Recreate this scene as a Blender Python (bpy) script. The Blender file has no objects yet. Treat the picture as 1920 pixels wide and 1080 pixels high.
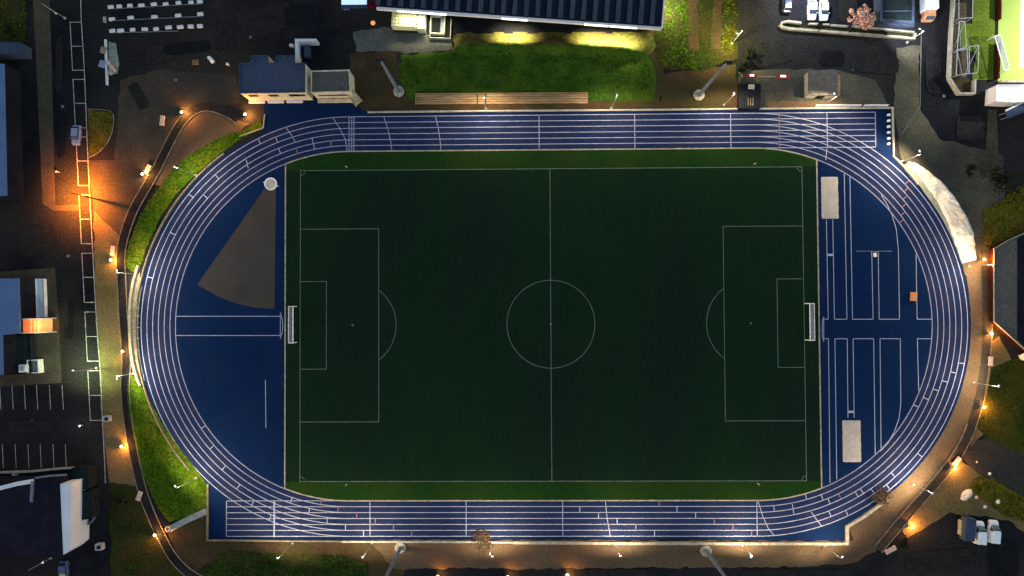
import bpy, bmesh, math, random
from mathutils import Vector, Matrix, Euler
from mathutils.geometry import tessellate_polygon
from mathutils.noise import noise
random.seed(7)
R = math.radians
scene = bpy.context.scene
COL = scene.collection

# ---------------------------------------------------------------- camera
CAM_LOC = Vector((-6.24676, 4.68673, 135.280857))
CAM_ROT = Euler((0.0213056, 0.0134801, -0.0050797), 'XYZ')
cam_data = bpy.data.cameras.new('camera'); cam = bpy.data.objects.new('camera', cam_data); COL.objects.link(cam)
cam.location = CAM_LOC; cam.rotation_euler = CAM_ROT
cam_data.sensor_width = 36; cam_data.lens = 1215 / 1920 * 36
cam_data.clip_start = 1; cam_data.clip_end = 5000
scene.camera = cam
# ---------------------------------------------------------------- sky, moonlight, exposure
world = bpy.data.worlds.new('World'); scene.world = world; world.use_nodes = True
wn = world.node_tree.nodes; wl = world.node_tree.links
sky = wn.new('ShaderNodeTexSky'); sky.sky_type = 'NISHITA'; sky.sun_disc = False
SUN_EL, SUN_ROT = R(4), R(250)
sky.sun_elevation = SUN_EL; sky.sun_rotation = SUN_ROT
bg = wn['Background']; bg.inputs['Strength'].default_value = 0.15
wl.new(sky.outputs[0], bg.inputs[0])
sd = bpy.data.lights.new('sun', 'SUN'); sun = bpy.data.objects.new('sun', sd); COL.objects.link(sun)
sd.energy = 0.1; sd.angle = R(12); sd.color = (0.75, 0.85, 1)
sun.rotation_euler = (R(50), 0, R(20))
scene.view_settings.view_transform = 'Standard'; scene.view_settings.look = 'None'
scene.view_settings.exposure = 1.5; scene.view_settings.gamma = 1

# ---------------------------------------------------------------- helpers
_M = CAM_ROT.to_matrix()
def G(px, py, z=0.0):
    """ground (or height z) point seen at photo position px, py"""
    d = _M @ Vector(((px - 960) / 1215, -(py - 540) / 1215, -1))
    t = (z - CAM_LOC.z) / d.z
    p = CAM_LOC + d * t
    return Vector((p.x, p.y, z))
def GP(pts, z=0.0): return [G(x, y, z) for x, y in pts]

class MB:
    def __init__(s): s.v = []; s.f = []
    def add(s, vs, fs):
        o = len(s.v); s.v += [tuple(v) for v in vs]; s.f += [tuple(i + o for i in f) for f in fs]; return s
    def box(s, c, d, rz=0, bev=0):
        c = Vector(c); hx, hy, hz = d[0] / 2, d[1] / 2, d[2] / 2
        if bev:
            b = min(bev, hx * .9, hy * .9, hz * .9)
            lay = []
            for z, k in ((-hz, 0), (hz - b, 0), (hz, b)):
                q = b
                lay.append([(hx - k, hy - q - k), (hx - q - k, hy - k), (-hx + q + k, hy - k), (-hx + k, hy - q - k),
                            (-hx + k, -hy + q + k), (-hx + q + k, -hy + k), (hx - q - k, -hy + k), (hx - k, -hy + q + k)])
            vs = []
            for L, z in zip(lay, (-hz, hz - b, hz)): vs += [(x, y, z) for x, y in L]
            fs = [tuple(range(7, -1, -1)), tuple(range(16, 24))]
            for a in (0, 8):
                for i in range(8): fs.append((a + i, a + (i + 1) % 8, a + 8 + (i + 1) % 8, a + 8 + i))
        else:
            vs = [(x, y, z) for z in (-hz, hz) for x, y in ((-hx, -hy), (hx, -hy), (hx, hy), (-hx, hy))]
            fs = [(3, 2, 1, 0), (4, 5, 6, 7), (0, 1, 5, 4), (1, 2, 6, 5), (2, 3, 7, 6), (3, 0, 4, 7)]
        m = Matrix.Rotation(rz, 3, 'Z')
        return s.add([c + m @ Vector(v) for v in vs], fs)
    def tube(s, a, b, r0, r1=None, n=10, caps=True):
        a = Vector(a); b = Vector(b); r1 = r0 if r1 is None else r1
        d = (b - a).normalized(); u = d.orthogonal().normalized(); w = d.cross(u)
        vs = [p + (u * math.cos(2 * math.pi * i / n) + w * math.sin(2 * math.pi * i / n)) * r for p, r in ((a, r0), (b, r1)) for i in range(n)]
        fs = [(i, (i + 1) % n, n + (i + 1) % n, n + i) for i in range(n)]
        if caps: fs += [tuple(range(n - 1, -1, -1)), tuple(range(n, 2 * n))]
        return s.add(vs, fs)
    def lathe(s, c, prof, n=16):
        c = Vector(c); vs = []; fs = []
        for r, z in prof: vs += [c + Vector((r * math.cos(2 * math.pi * i / n), r * math.sin(2 * math.pi * i / n), z)) for i in range(n)]
        for k in range(len(prof) - 1):
            for i in range(n): fs.append((k * n + i, k * n + (i + 1) % n, (k + 1) * n + (i + 1) % n, (k + 1) * n + i))
        fs.append(tuple(range(n - 1, -1, -1))); fs.append(tuple((len(prof) - 1) * n + i for i in range(n)))
        return s.add(vs, fs)
    def sheet(s, pts, z=None):
        P = [Vector((p[0], p[1], z if z is not None else p[2])) for p in pts]
        ar = sum(P[i].x * P[(i + 1) % len(P)].y - P[(i + 1) % len(P)].x * P[i].y for i in range(len(P)))
        if ar < 0: P.reverse()
        tr = tessellate_polygon([P]); fs = []
        for t in tr:
            a, b, c = (P[i] for i in t)
            if (b - a).cross(c - a).z < 0: t = (t[0], t[2], t[1])
            fs.append(tuple(t))
        return s.add(P, fs)
    def prism(s, pts, z0, z1, pts0=None):
        P = [Vector((p[0], p[1], z1)) for p in pts]
        ar = sum(P[i].x * P[(i + 1) % len(P)].y - P[(i + 1) % len(P)].x * P[i].y for i in range(len(P)))
        if ar < 0: P.reverse()
        s.sheet(P)
        n = len(P); vs = P + [Vector((p.x, p.y, z0)) for p in P]
        return s.add(vs, [(i, n + i, n + (i + 1) % n, (i + 1) % n) for i in range(n)])
    def ribbon(s, pts, w, z0, z1=None, closed=False):
        """flat strip at z0, or a solid strip z0..z1, along pts"""
        P = [Vector((p[0], p[1])) for p in pts]; n = len(P); L = []; Q = []
        for i in range(n):
            a = P[i - 1] if (i > 0 or closed) else None; b = P[(i + 1) % n] if (i < n - 1 or closed) else None
            d1 = (P[i] - a).normalized() if a is not None else None; d2 = (b - P[i]).normalized() if b is not None else None
            if d1 is None: d1 = d2
            if d2 is None: d2 = d1
            t = (d1 + d2); t = t.normalized() if t.length > 1e-6 else d2
            nn = Vector((-t.y, t.x)); k = 1 / max(.35, abs(nn.dot(Vector((-d1.y, d1.x)))))
            L.append(P[i] + nn * w / 2 * k); Q.append(P[i] - nn * w / 2 * k)
        m = n if closed else n - 1
        if z1 is None:
            return s.add([(p.x, p.y, z0) for p in Q + L], [(i, (i + 1) % n, n + (i + 1) % n, n + i) for i in range(m)])
        vs = [(p.x, p.y, z) for z in (z0, z1) for p in Q + L]; fs = []
        for i in range(m):
            j = (i + 1) % n
            fs += [(2 * n + i, 2 * n + j, 3 * n + j, 3 * n + i), (i, j, 2 * n + j, 2 * n + i), (n + j, n + i, 3 * n + i, 3 * n + j)]
        if not closed: fs += [(n, 0, 2 * n, 3 * n), (n - 1, 2 * n - 1, 4 * n - 1, 3 * n - 1)]
        return s.add(vs, fs)
    def loft(s, secs):
        """secs: list of rings with the same number of points"""
        n = len(secs[0]); vs = [p for r in secs for p in r]; fs = []
        for k in range(len(secs) - 1):
            for i in range(n): fs.append((k * n + i, k * n + (i + 1) % n, (k + 1) * n + (i + 1) % n, (k + 1) * n + i))
        fs.append(tuple(range(n - 1, -1, -1))); fs.append(tuple((len(secs) - 1) * n + i for i in range(n)))
        return s.add(vs, fs)
    def build(s, name, m, parent=None, smooth=False):
        me = bpy.data.meshes.new(name); me.from_pydata(s.v, [], s.f); me.update()
        if smooth:
            for p in me.polygons: p.use_smooth = True
        me.materials.append(m)
        o = bpy.data.objects.new(name, me); COL.objects.link(o)
        if parent is not None:
            o.parent = parent
        return o

def tag(o, label=None, cat=None, group=None, kind=None):
    if label: o['label'] = label
    if cat: o['category'] = cat
    if group: o['group'] = group
    if kind: o['kind'] = kind
    return o
def structure(o): return tag(o, kind='structure')
def thing(name, loc, rz, label, cat, group=None):
    o = bpy.data.objects.new(name, None); COL.objects.link(o); o.empty_display_size = .3
    o.location = loc; o.rotation_euler = (0, 0, rz); return tag(o, label, cat, group)
def dup(root, loc, rz, label):
    def cp(o, par):
        c = o.copy(); COL.objects.link(c)
        if par is not None: c.parent = par
        for ch in [x for x in KIDS.get(o.name, [])]: cp(ch, c)
        return c
    KIDS.clear()
    for o in COL.objects:
        if o.parent: KIDS.setdefault(o.parent.name, []).append(o)
    c = cp(root, None); c.location = loc; c.rotation_euler = (0, 0, rz); c['label'] = label
    return c
KIDS = {}
def inside(p, poly):
    x, y = p[0], p[1]; c = False; n = len(poly)
    for i in range(n):
        x1, y1 = poly[i][0], poly[i][1]; x2, y2 = poly[i - 1][0], poly[i - 1][1]
        if (y1 > y) != (y2 > y) and x < (x2 - x1) * (y - y1) / (y2 - y1) + x1: c = not c
    return c

# ---------------------------------------------------------------- materials
def mat(name, c1, c2=None, scale=.4, rough=.85, bump=0, detail=6, spec=0, metal=0, c3=None, s3=.05, stretch=None, fine=.25):
    m = bpy.data.materials.new(name); m.use_nodes = True; nt = m.node_tree; N = nt.nodes; L = nt.links
    b = N['Principled BSDF']; b.inputs['Roughness'].default_value = rough; b.inputs['Metallic'].default_value = metal
    b.inputs['Specular IOR Level'].default_value = spec
    c2 = c2 or tuple(x * .7 for x in c1)
    tc = N.new('ShaderNodeTexCoord'); mp = N.new('ShaderNodeMapping'); L.new(tc.outputs['Object'], mp.inputs[0])
    if stretch: mp.inputs['Scale'].default_value = stretch
    no = N.new('ShaderNodeTexNoise'); no.inputs['Scale'].default_value = scale; no.inputs['Detail'].default_value = detail; no.inputs['Roughness'].default_value = .6
    L.new(mp.outputs[0], no.inputs['Vector'])
    cr = N.new('ShaderNodeValToRGB'); cr.color_ramp.elements[0].position = .35; cr.color_ramp.elements[1].position = .65
    cr.color_ramp.elements[0].color = (*c2, 1); cr.color_ramp.elements[1].color = (*c1, 1)
    L.new(no.outputs[0], cr.inputs[0]); out = cr.outputs[0]
    if c3:
        n3 = N.new('ShaderNodeTexNoise'); n3.inputs['Scale'].default_value = s3; n3.inputs['Detail'].default_value = 4
        L.new(mp.outputs[0], n3.inputs['Vector'])
        r3 = N.new('ShaderNodeValToRGB'); r3.color_ramp.elements[0].position = .42; r3.color_ramp.elements[1].position = .62
        L.new(n3.outputs[0], r3.inputs[0])
        mx = N.new('ShaderNodeMixRGB'); L.new(r3.outputs[0], mx.inputs[0]); L.new(out, mx.inputs[1]); mx.inputs[2].default_value = (*c3, 1); out = mx.outputs[0]
    if fine:
        nf = N.new('ShaderNodeTexNoise'); nf.inputs['Scale'].default_value = 2.2; nf.inputs['Detail'].default_value = 3
        L.new(mp.outputs[0], nf.inputs['Vector'])
        mr = N.new('ShaderNodeMapRange'); mr.inputs[1].default_value = .3; mr.inputs[2].default_value = .7; mr.inputs[3].default_value = 1 - fine; mr.inputs[4].default_value = 1 + fine
        L.new(nf.outputs[0], mr.inputs[0])
        mm = N.new('ShaderNodeVectorMath'); mm.operation = 'SCALE'; L.new(out, mm.inputs[0]); L.new(mr.outputs[0], mm.inputs['Scale']); out = mm.outputs[0]
    L.new(out, b.inputs['Base Color'])
    if bump:
        bp = N.new('ShaderNodeBump'); bp.inputs['Strength'].default_value = bump; bp.inputs['Distance'].default_value = .1
        n2 = N.new('ShaderNodeTexNoise'); n2.inputs['Scale'].default_value = 6; n2.inputs['Detail'].default_value = 4
        L.new(mp.outputs[0], n2.inputs['Vector']); L.new(n2.outputs[0], bp.inputs['Height']); L.new(bp.outputs[0], b.inputs['Normal'])
    return m
def glow(name, col, strength, base=(.8, .8, .8)):
    m = bpy.data.materials.new(name); m.use_nodes = True; b = m.node_tree.nodes['Principled BSDF']
    b.inputs['Base Color'].default_value = (*base, 1); b.inputs['Emission Color'].default_value = (*col, 1); b.inputs['Emission Strength'].default_value = strength
    return m
M = {}
M['asphalt'] = mat('asphalt', (.018, .019, .024), (.009, .01, .013), .12, .8, .3, c3=(.032, .029, .027), s3=.035, fine=.35)
M['asphalt_warm'] = mat('asphalt_warm', (.078, .06, .045), (.05, .04, .032), .2, .85, .3, c3=(.038, .037, .036), s3=.06)
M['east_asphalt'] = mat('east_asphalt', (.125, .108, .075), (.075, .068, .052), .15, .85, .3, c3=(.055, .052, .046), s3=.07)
M['paving'] = mat('paving', (.085, .068, .05), (.055, .045, .034), .3, .9, .2)
M['tan'] = mat('tan_gravel', (.145, .10, .062), (.098, .068, .043), .12, .95, .3, c3=(.115, .072, .048), s3=.09, fine=.2)
M['apron'] = mat('apron_concrete', (.17, .17, .135), (.09, .09, .085), .12, .9, .2, c3=(.05, .055, .06), s3=.07)
M['verge'] = mat('verge', (.17, .135, .055), (.11, .09, .04), .25, .95, .3, c3=(.18, .115, .06), s3=.08)
M['soil'] = mat('soil', (.085, .05, .028), (.045, .03, .018), .3, .95, .4, c3=(.05, .042, .018), s3=.1)
M['track'] = mat('track_rubber', (.006, .019, .072), (.005, .016, .062), .05, .75, .1, c3=(.007, .019, .068), s3=.12, fine=.08)
M['turf'] = mat('pitch_turf', (.0085, .026, .0115), (.007, .0215, .0105), .12, .95, .2, c3=(.0075, .02, .012), s3=.06, stretch=(1, .3, 1), fine=.12)
M['sector'] = mat('cinder', (.066, .055, .047), (.045, .04, .04), .15, .95, .2, c3=(.055, .053, .056), s3=.06, fine=.1)
M['grass'] = mat('grass_ground', (.06, .12, .007), (.028, .06, .006), .35, .95, .5, c3=(.085, .105, .008), s3=.12, fine=.5)
M['slope_turf'] = mat('slope_turf', (.022, .045, .008), (.014, .026, .006), .12, .95, .4, c3=(.06, .055, .01), s3=.06, fine=.3)
M['olive_bank_turf'] = mat('olive_bank_turf', (.14, .13, .03), (.07, .075, .02), .5, .95, .5, c3=(.12, .09, .035), s3=.2, fine=.4)  # yellower tone for the grandstand side of the embankment
M['bank_turf'] = mat('bank_turf', (.035, .09, .01), (.02, .05, .008), .25, .95, .5, c3=(.05, .085, .01), s3=.08, fine=.3)
M['bank_blade'] = mat('bank_blade', (.045, .11, .01), (.025, .06, .008), .5, .9, fine=.3)
M['grass_dark'] = mat('grass_dark', (.028, .042, .008), (.016, .02, .008), .3, .95, .5, c3=(.045, .036, .014), s3=.1, fine=.4)
M['grass_olive'] = mat('grass_olive', (.11, .11, .01), (.06, .05, .01), .4, .95, .5, c3=(.12, .08, .015), s3=.15, fine=.45)
M['blade'] = mat('grass_blade', (.075, .15, .008), (.04, .085, .006), 1.2, .9, fine=.4)
M['blade_olive'] = mat('olive_blade', (.13, .13, .012), (.07, .07, .008), 1.2, .9, fine=.4)
M['leaf'] = mat('leaf', (.035, .075, .012), (.02, .04, .01), 1.5, .8, fine=.4)
M['leaf_dark'] = mat('dark_leaf', (.02, .028, .014), (.012, .016, .01), 1.5, .9)
M['leaf_brown'] = mat('brown_leaf', (.7, .42, .32), (.5, .27, .2), 1.3, .9, fine=.4)
M['twig'] = mat('dry_twig', (.11, .075, .052), (.07, .048, .034), 2, .9)
M['bark'] = mat('bark', (.10, .07, .05), (.05, .04, .03), 5, .95, .5)
M['white_paint'] = mat('white_paint', (.78, .78, .8), (.62, .62, .66), .9, .6, fine=.12)
M['faint_paint'] = mat('worn_white_paint', (.16, .2, .18), (.11, .14, .125), .5, .7, fine=.2)
M['red_paint'] = mat('red_paint', (.3, .15, .19), (.22, .11, .14), 1, .7)
M['road_paint'] = mat('road_paint', (.5, .48, .45), (.3, .28, .26), .8, .7, fine=.3)
M['kerb'] = mat('kerb_concrete', (.4, .365, .3), (.27, .245, .2), .8, .85, .2)
M['kerb_dark'] = mat('weathered_kerb', (.26, .22, .17), (.16, .13, .1), .8, .85, .2)
M['concrete'] = mat('concrete', (.42, .40, .36), (.30, .28, .25), .7, .85, .2)
M['cream_wall'] = mat('cream_render', (.6, .53, .4), (.48, .42, .32), .5, .85)
M['white_wall'] = mat('white_render', (.7, .7, .78), (.62, .62, .7), .3, .8, fine=.06)
M['roof_blue'] = mat('blue_grey_roof', (.05, .072, .13), (.042, .06, .112), .3, .7, c3=(.052, .066, .112), s3=.1, fine=.1)
M['roof_pale_blue'] = mat('pale_blue_roof', (.10, .165, .33), (.085, .14, .28), .2, .6, fine=.08)
M['roof_dark'] = mat('dark_roof', (.018, .018, .03), (.012, .012, .02), .3, .7)
M['roof_green'] = mat('dark_green_roof', (.02, .03, .033), (.014, .022, .025), .3, .7)
M['roof_grey'] = mat('grey_roof', (.13, .12, .11), (.1, .095, .09), .2, .7, c3=(.11, .1, .095), s3=.1)
M['red_wall'] = mat('red_brown_wall', (.045, .012, .007), (.03, .009, .005), .5, .8)
M['steel'] = mat('galvanised_steel', (.16, .19, .27), (.12, .145, .21), 1.5, .5, metal=.1)
M['white_metal'] = mat('white_metal', (.8, .8, .82), (.7, .7, .72), 2, .45, spec=.3)
M['dark_metal'] = mat('dark_metal', (.02, .022, .028), (.012, .014, .018), 1, .6)
M['blue_metal'] = mat('blue_grey_metal', (.055, .07, .11), (.04, .052, .085), .6, .6)
M['wood'] = mat('weathered_timber', (.42, .28, .16), (.24, .155, .09), .8, .85, stretch=(.3, 4, 1), fine=.3)
M['net'] = mat('goal_net', (.35, .4, .48), (.22, .26, .34), 3, .8)
M['sand'] = mat('sand', (.5, .43, .39), (.42, .37, .35), .35, .95, .15, fine=.06)
M['sheeting'] = mat('white_sheeting', (.8, .76, .7), (.6, .57, .52), .35, .7, .3, c3=(.6, .52, .46), s3=.25, fine=.1)
M['gravel'] = mat('pale_gravel', (.3, .31, .26), (.2, .21, .17), .6, .95, .4)
M['tyre'] = mat('tyre', (.02, .02, .02), None, 3, .9)
M['glass_dark'] = mat('car_glass', (.03, .05, .09), (.02, .035, .07), .5, .15, spec=.6, fine=0)
M['car_white'] = mat('white_car_paint', (.85, .87, .92), (.8, .82, .88), .5, .3, spec=.5, fine=.03)
M['car_blue'] = mat('blue_car_paint', (.05, .08, .2), (.04, .06, .16), .5, .3, spec=.5, fine=.03)
M['car_silver'] = mat('silver_car_paint', (.22, .25, .42), (.2, .22, .36), .5, .3, spec=.5, fine=.03)
M['bench'] = mat('pinkish_concrete', (.7, .5, .44), (.58, .42, .36), 1, .85)
M['bin'] = mat('grey_plastic', (.4, .41, .42), (.3, .3, .32), 1, .6)
M['orange'] = mat('orange_wood', (.6, .3, .15), (.45, .2, .1), 1, .8)
M['red'] = mat('red_panel', (.4, .03, .04), (.3, .02, .03), 1, .6)
M['red_dark'] = mat('dark_red_fabric', (.13, .008, .014), (.06, .006, .01), 2, .9)
M['frame_grey'] = mat('grey_tube', (.4, .42, .44), (.3, .32, .34), 1, .6)
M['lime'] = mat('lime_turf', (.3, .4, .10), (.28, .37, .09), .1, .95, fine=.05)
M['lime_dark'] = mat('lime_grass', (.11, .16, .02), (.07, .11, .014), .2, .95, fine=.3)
M['skylight'] = mat('lantern_glass', (.55, .6, .4), (.45, .5, .35), .8, .3)
M['lamp_white'] = glow('lamp_lens_white', (1, .93, .8), 4)
M['lamp_orange'] = glow('lamp_lens_orange', (1, .6, .25), 3.5)
M['lamp_sodium'] = glow('lamp_lens_sodium', (1, .5, .12), 5)
M['lit_sign_red'] = glow('lit_sign', (1, .45, .42), .8)
M['lit_warm'] = glow('terrace_floor_glow', (1, .2, .05), .22, (.4, .12, .05))
M['lit_step'] = glow('lit_step', (1, .42, .12), .2, (.5, .3, .15))
M['lit_yellow'] = glow('lit_glazing', (.95, .9, .4), .08, (.4, .4, .25))
M['lit_white'] = glow('lit_strip', (1, 1, .85), 1.2)
M['lit_blue'] = glow('lit_blue_panel', (.3, .55, 1), .35)

# ---------------------------------------------------------------- ground
g = MB(); g.sheet([(-1500, -1500), (1500, -1500), (1500, 1500), (-1500, 1500)], 0)
structure(g.build('ground', M['asphalt']))
zc = [0.006]
def jag(P, step=1.1, amp=.55):
    out = []
    for i in range(len(P)):
        a, b = P[i], P[(i + 1) % len(P)]; n = max(1, int((b - a).length / step)); d = (b - a).normalized(); nn = Vector((-d.y, d.x, 0))
        for k in range(n):
            p = a.lerp(b, k / n); out.append(p + nn * amp * noise(Vector((p.x * .6, p.y * .6, 2))) * (1 if k else .3))
    return out
def area(name, pts, m, z=None):
    if z is None: zc[0] += .004; z = zc[0]
    P = GP(pts)
    if m in ('verge', 'apron', 'soil', 'tan', 'grass_dark', 'asphalt_warm', 'east_asphalt'): P = jag(P)
    o = MB().sheet(P, z).build(name, M[m]); return structure(o)

S = 42.195; RI = 36.5; LW = 1.22; RO = RI + 6 * LW
def oval(r, n=90, x0=S):
    P = []
    for i in range(n + 1): a = -math.pi / 2 + math.pi * i / n; P.append(Vector((x0 + r * math.cos(a), r * math.sin(a), 0)))
    for i in range(n + 1): a = math.pi / 2 + math.pi * i / n; P.append(Vector((-x0 + r * math.cos(a), r * math.sin(a), 0)))
    return P
def arc(cx, r, a0, a1, n=60): return [Vector((cx + r * math.cos(R(a0 + (a1 - a0) * i / n)), r * math.sin(R(a0 + (a1 - a0) * i / n)), 0)) for i in range(n + 1)]

area('pavement', [(60, -30), (92, -30), (97, 120), (105, 380), (150, 384), (150, 395), (100, 395), (80, 382), (68, 120)], 'paving')
area('forecourt', [(-20, 511), (103, 502), (110, 600), (116, 718), (-20, 726)], 'paving')
area('road', [(92, -40), (152, -40), (157, 100), (166, 310), (180, 540), (193, 830), (205, 1110), (120, 1110), (120, 720), (108, 500), (103, 395), (150, 395), (150, 384), (104, 384), (97, 120)], 'asphalt')
area('yard_surface', [(166, 300), (215, 300), (225, 150), (300, 130), (445, 140), (450, 190), (420, 200), (345, 225), (300, 320), (222, 450), (176, 400)], 'asphalt_warm')
area('verge', [(176, 395), (222, 440), (222, 520), (232, 560), (236, 720), (237, 800), (250, 870), (264, 912), (205, 905), (192, 800), (186, 690), (179, 540)], 'verge')
area('terrace', [(330, 250), (352, 222), (390, 206), (425, 216), (470, 232), (440, 252), (395, 268), (330, 318), (300, 350), (290, 345), (318, 285)], 'tan')
area('dark_verge', [(206, 905), (264, 914), (290, 990), (330, 1055), (375, 1110), (206, 1110)], 'grass_dark')
area('bank_soil', [(395, 955), (395, 1014), (690, 1018), (750, 1016), (760, 1110), (400, 1110), (330, 1040), (312, 990)], 'soil')
area('gravel_strip', [(690, 1012), (1600, 1014), (1590, 985), (1655, 935), (1700, 890), (1760, 810), (1800, 720), (1820, 620), (1815, 540), (1800, 480), (1846, 480), (1852, 560), (1851, 625), (1843, 700), (1832, 770), (1800, 845), (1745, 915), (1690, 975), (1640, 1035), (1600, 1055), (1500, 1063), (1000, 1066), (740, 1066)], 'tan')
area('dirt_strip', [(655, 100), (740, 95), (760, 175), (1240, 190), (1230, 140), (1380, 120), (1385, 206), (1010, 210), (690, 212), (676, 205), (655, 160)], 'soil')
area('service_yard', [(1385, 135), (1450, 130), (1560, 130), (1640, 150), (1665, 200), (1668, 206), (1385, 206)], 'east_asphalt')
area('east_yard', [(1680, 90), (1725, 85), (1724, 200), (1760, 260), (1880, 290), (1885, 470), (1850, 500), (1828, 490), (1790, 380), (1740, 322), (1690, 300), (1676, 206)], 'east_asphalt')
area('bank_soil', [(1205, 58), (1245, 55), (1245, 140), (1236, 196), (1212, 196), (1215, 120)], 'soil')
area('gravel_strip', [(1440, 190), (1530, 189), (1668, 196), (1668, 204), (1440, 206)], 'tan')
area('slope_edge', [(1853, 642), (1872, 630), (1905, 690), (1880, 750), (1850, 805), (1818, 838), (1836, 765), (1850, 700)], 'verge')
area('pale_patch', [(1852, 205), (1868, 205), (1874, 330), (1842, 335), (1826, 298), (1848, 280)], 'paving')  # lighter patch of paving in the east yard
area('apron', [(662, 60), (720, 50), (848, 72), (848, 93), (800, 99), (668, 97)], 'apron')
area('lawn_east', [(1236, -30), (1380, -30), (1384, 110), (1320, 132), (1240, 130), (1226, 90)], 'grass_dark')
area('dirt_rows', [(1290, -30), (1308, -30), (1310, 95), (1292, 95)], 'soil')
area('dirt_rows', [(1335, -30), (1352, -30), (1352, 92), (1333, 92)], 'soil')
area('slope_ground', [(1858, 690), (1930, 660), (1940, 870), (1850, 820), (1830, 800), (1850, 740)], 'slope_turf')
area('lane', [(1795, 850), (1850, 818), (1960, 880), (1960, 960), (1880, 915), (1830, 890)], 'asphalt_warm')
area('car_park_edge', [(1745, 920), (1800, 860), (1830, 885), (1960, 985), (1960, 1030), (1890, 975), (1780, 960), (1700, 1010), (1690, 985)], 'verge')

# track surface (whole oval, D areas, sprint extensions, warm-up apron)
zt = .09
ov = oval(RO + .65)
tr = MB(); tr.sheet(ov, zt)
structure(tr.build('running_track', M['track']))
ext = MB()
ext.prism(GP([(495, 192), (655, 190), (668, 200), (690, 211), (690, 240), (570, 260), (500, 262), (494, 245)]), 0, zt - .004)
ext.prism(GP([(1380, 207), (1673, 204), (1674, 294), (1690, 310), (1600, 300), (1400, 250)]), 0, zt - .004)
ext.prism(GP([(393, 905), (392, 1010), (700, 1011), (700, 980), (450, 900)]), 0, zt - .004)
ext.prism(GP([(1400, 1013), (1583, 1013), (1583, 986), (1660, 934), (1600, 930), (1450, 980)]), 0, zt - .004)
structure(ext.build('track_apron', M['track']))
rt = bpy.data.objects['running_track']
M['lane_rubber'] = mat('lane_rubber', (.014, .025, .079), (.0115, .0205, .068), .09, .75, .1, c3=(.021, .028, .074), s3=.25, fine=.12)
lr = MB(); lr.ribbon(oval((RI + RO) / 2), RO - RI + .5, zt + .004, closed=True)
lr.add([(S, RI, zt + .0035), (S + 26, RI, zt + .0035), (S + 26, RO + .2, zt + .0035), (S, RO + .2, zt + .0035)], [(0, 1, 2, 3)])
lr.add([(-S, -RI, zt + .0035), (-S - 26, -RI, zt + .0035), (-S - 26, -RO - .2, zt + .0035), (-S, -RO - .2, zt + .0035)], [(0, 1, 2, 3)])
lr.build('lane_surface', M['lane_rubber'], rt)

# pitch
xl = G(535, 610).x; xr = G(1535.5, 610).x
a_l = math.degrees(math.acos((-xl - S) / (RI))); a_r = math.degrees(math.acos((xr - S) / (RI)))
top = arc(S, RI, a_r, 90, 24) + arc(-S, RI, 90, 180 - a_l, 24)
bot = arc(-S, RI, 180 + a_l, 270, 24) + arc(S, RI, 270, 360 - a_r, 24)
structure(MB().sheet(top + bot, zt + .012).build('pitch', M['turf'], None))
pitch = bpy.data.objects['pitch']
M['lit_margin_turf'] = mat('lit_margin_turf', (.012, .041, .0095), (.0095, .032, .0085), .15, .95, .2, c3=(.017, .04, .009), s3=.08, fine=.2)  # brighter green on the margins: lamp light put into the turf colour
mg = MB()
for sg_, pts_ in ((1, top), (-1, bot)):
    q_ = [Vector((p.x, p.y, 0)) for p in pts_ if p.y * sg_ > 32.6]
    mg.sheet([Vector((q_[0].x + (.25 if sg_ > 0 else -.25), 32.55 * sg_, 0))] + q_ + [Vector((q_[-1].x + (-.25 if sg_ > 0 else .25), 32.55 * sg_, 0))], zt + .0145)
mg.build('margin', M['lit_margin_turf'], pitch)
kb = MB(); kb.ribbon(top + bot, .26, zt - .02, zt + .06, closed=True)
tag(kb.build('pitch_kerb', M['kerb']), 'pale kerb edging running right round the dark green pitch', 'kerb')

# ---------------------------------------------------------------- track markings
lw = .14; zm = zt + .008
M['lane_paint'] = mat('lane_paint', (.38, .40, .55), (.29, .31, .46), .9, .6, fine=.12)
mk = MB()
for k in range(1, 7):
    r = RI + k * LW; mk.ribbon(oval(r), lw, zm, closed=True)
mk.ribbon(arc(-S, RI + .05, 180 - a_l, 180 + a_l, 70), lw, zm); mk.ribbon(arc(S, RI + .05, -a_r, a_r, 70), lw, zm)
xe = S + 25.6
for k in range(0, 7):
    y = RI + k * LW
    mk.ribbon([(S, y), (xe, y)], lw, zm + .003); mk.ribbon([(-S, -y), (-xe, -y)], lw, zm + .003)
def cross(x, s=1, w=lw, a=RI + .1, b=RO): mk.ribbon([(x, s * a), (x, s * b)], w, zm + .006)
for x in (57.8, 37.8, 17.8, -2.2, xe): cross(x)
for x in (-57.8, -37.8, -17.8, 2.2, S, -xe): cross(x, -1)
mk.ribbon([(-57.8, -RI - .1), (-57.8, -RO - .2)], .3, zm + .009)
cross(-S, 1); cross(-S + 1.05, 1)
for k in range(6):
    for j in range(2):
        yy = RI + (k + .3 + .45 * j) * LW; mk.box((-S + .55, yy, zm + .002), (.3, .3, .004))
for P in ([(720, 220), (727, 240), (732, 262), (735, 281)], [(816, 217), (822, 240), (825, 262), (827, 281)],
          [(624, 221), (637, 240), (648, 262), (651, 283)], [(536, 239), (547, 254), (555, 268)],
          [(1135, 940), (1138, 970), (1144, 1005)], [(1421, 940), (1430, 968), (1440, 990), (1452, 1005)],
          [(1521, 960), (1530, 973), (1540, 986)], [(1550, 278), (1548, 300)], [(1485, 945), (1488, 963)], [(470, 296), (462, 300), (466, 316)][1:]):
    mk.ribbon(GP(P), lw, zm + .006)
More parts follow.
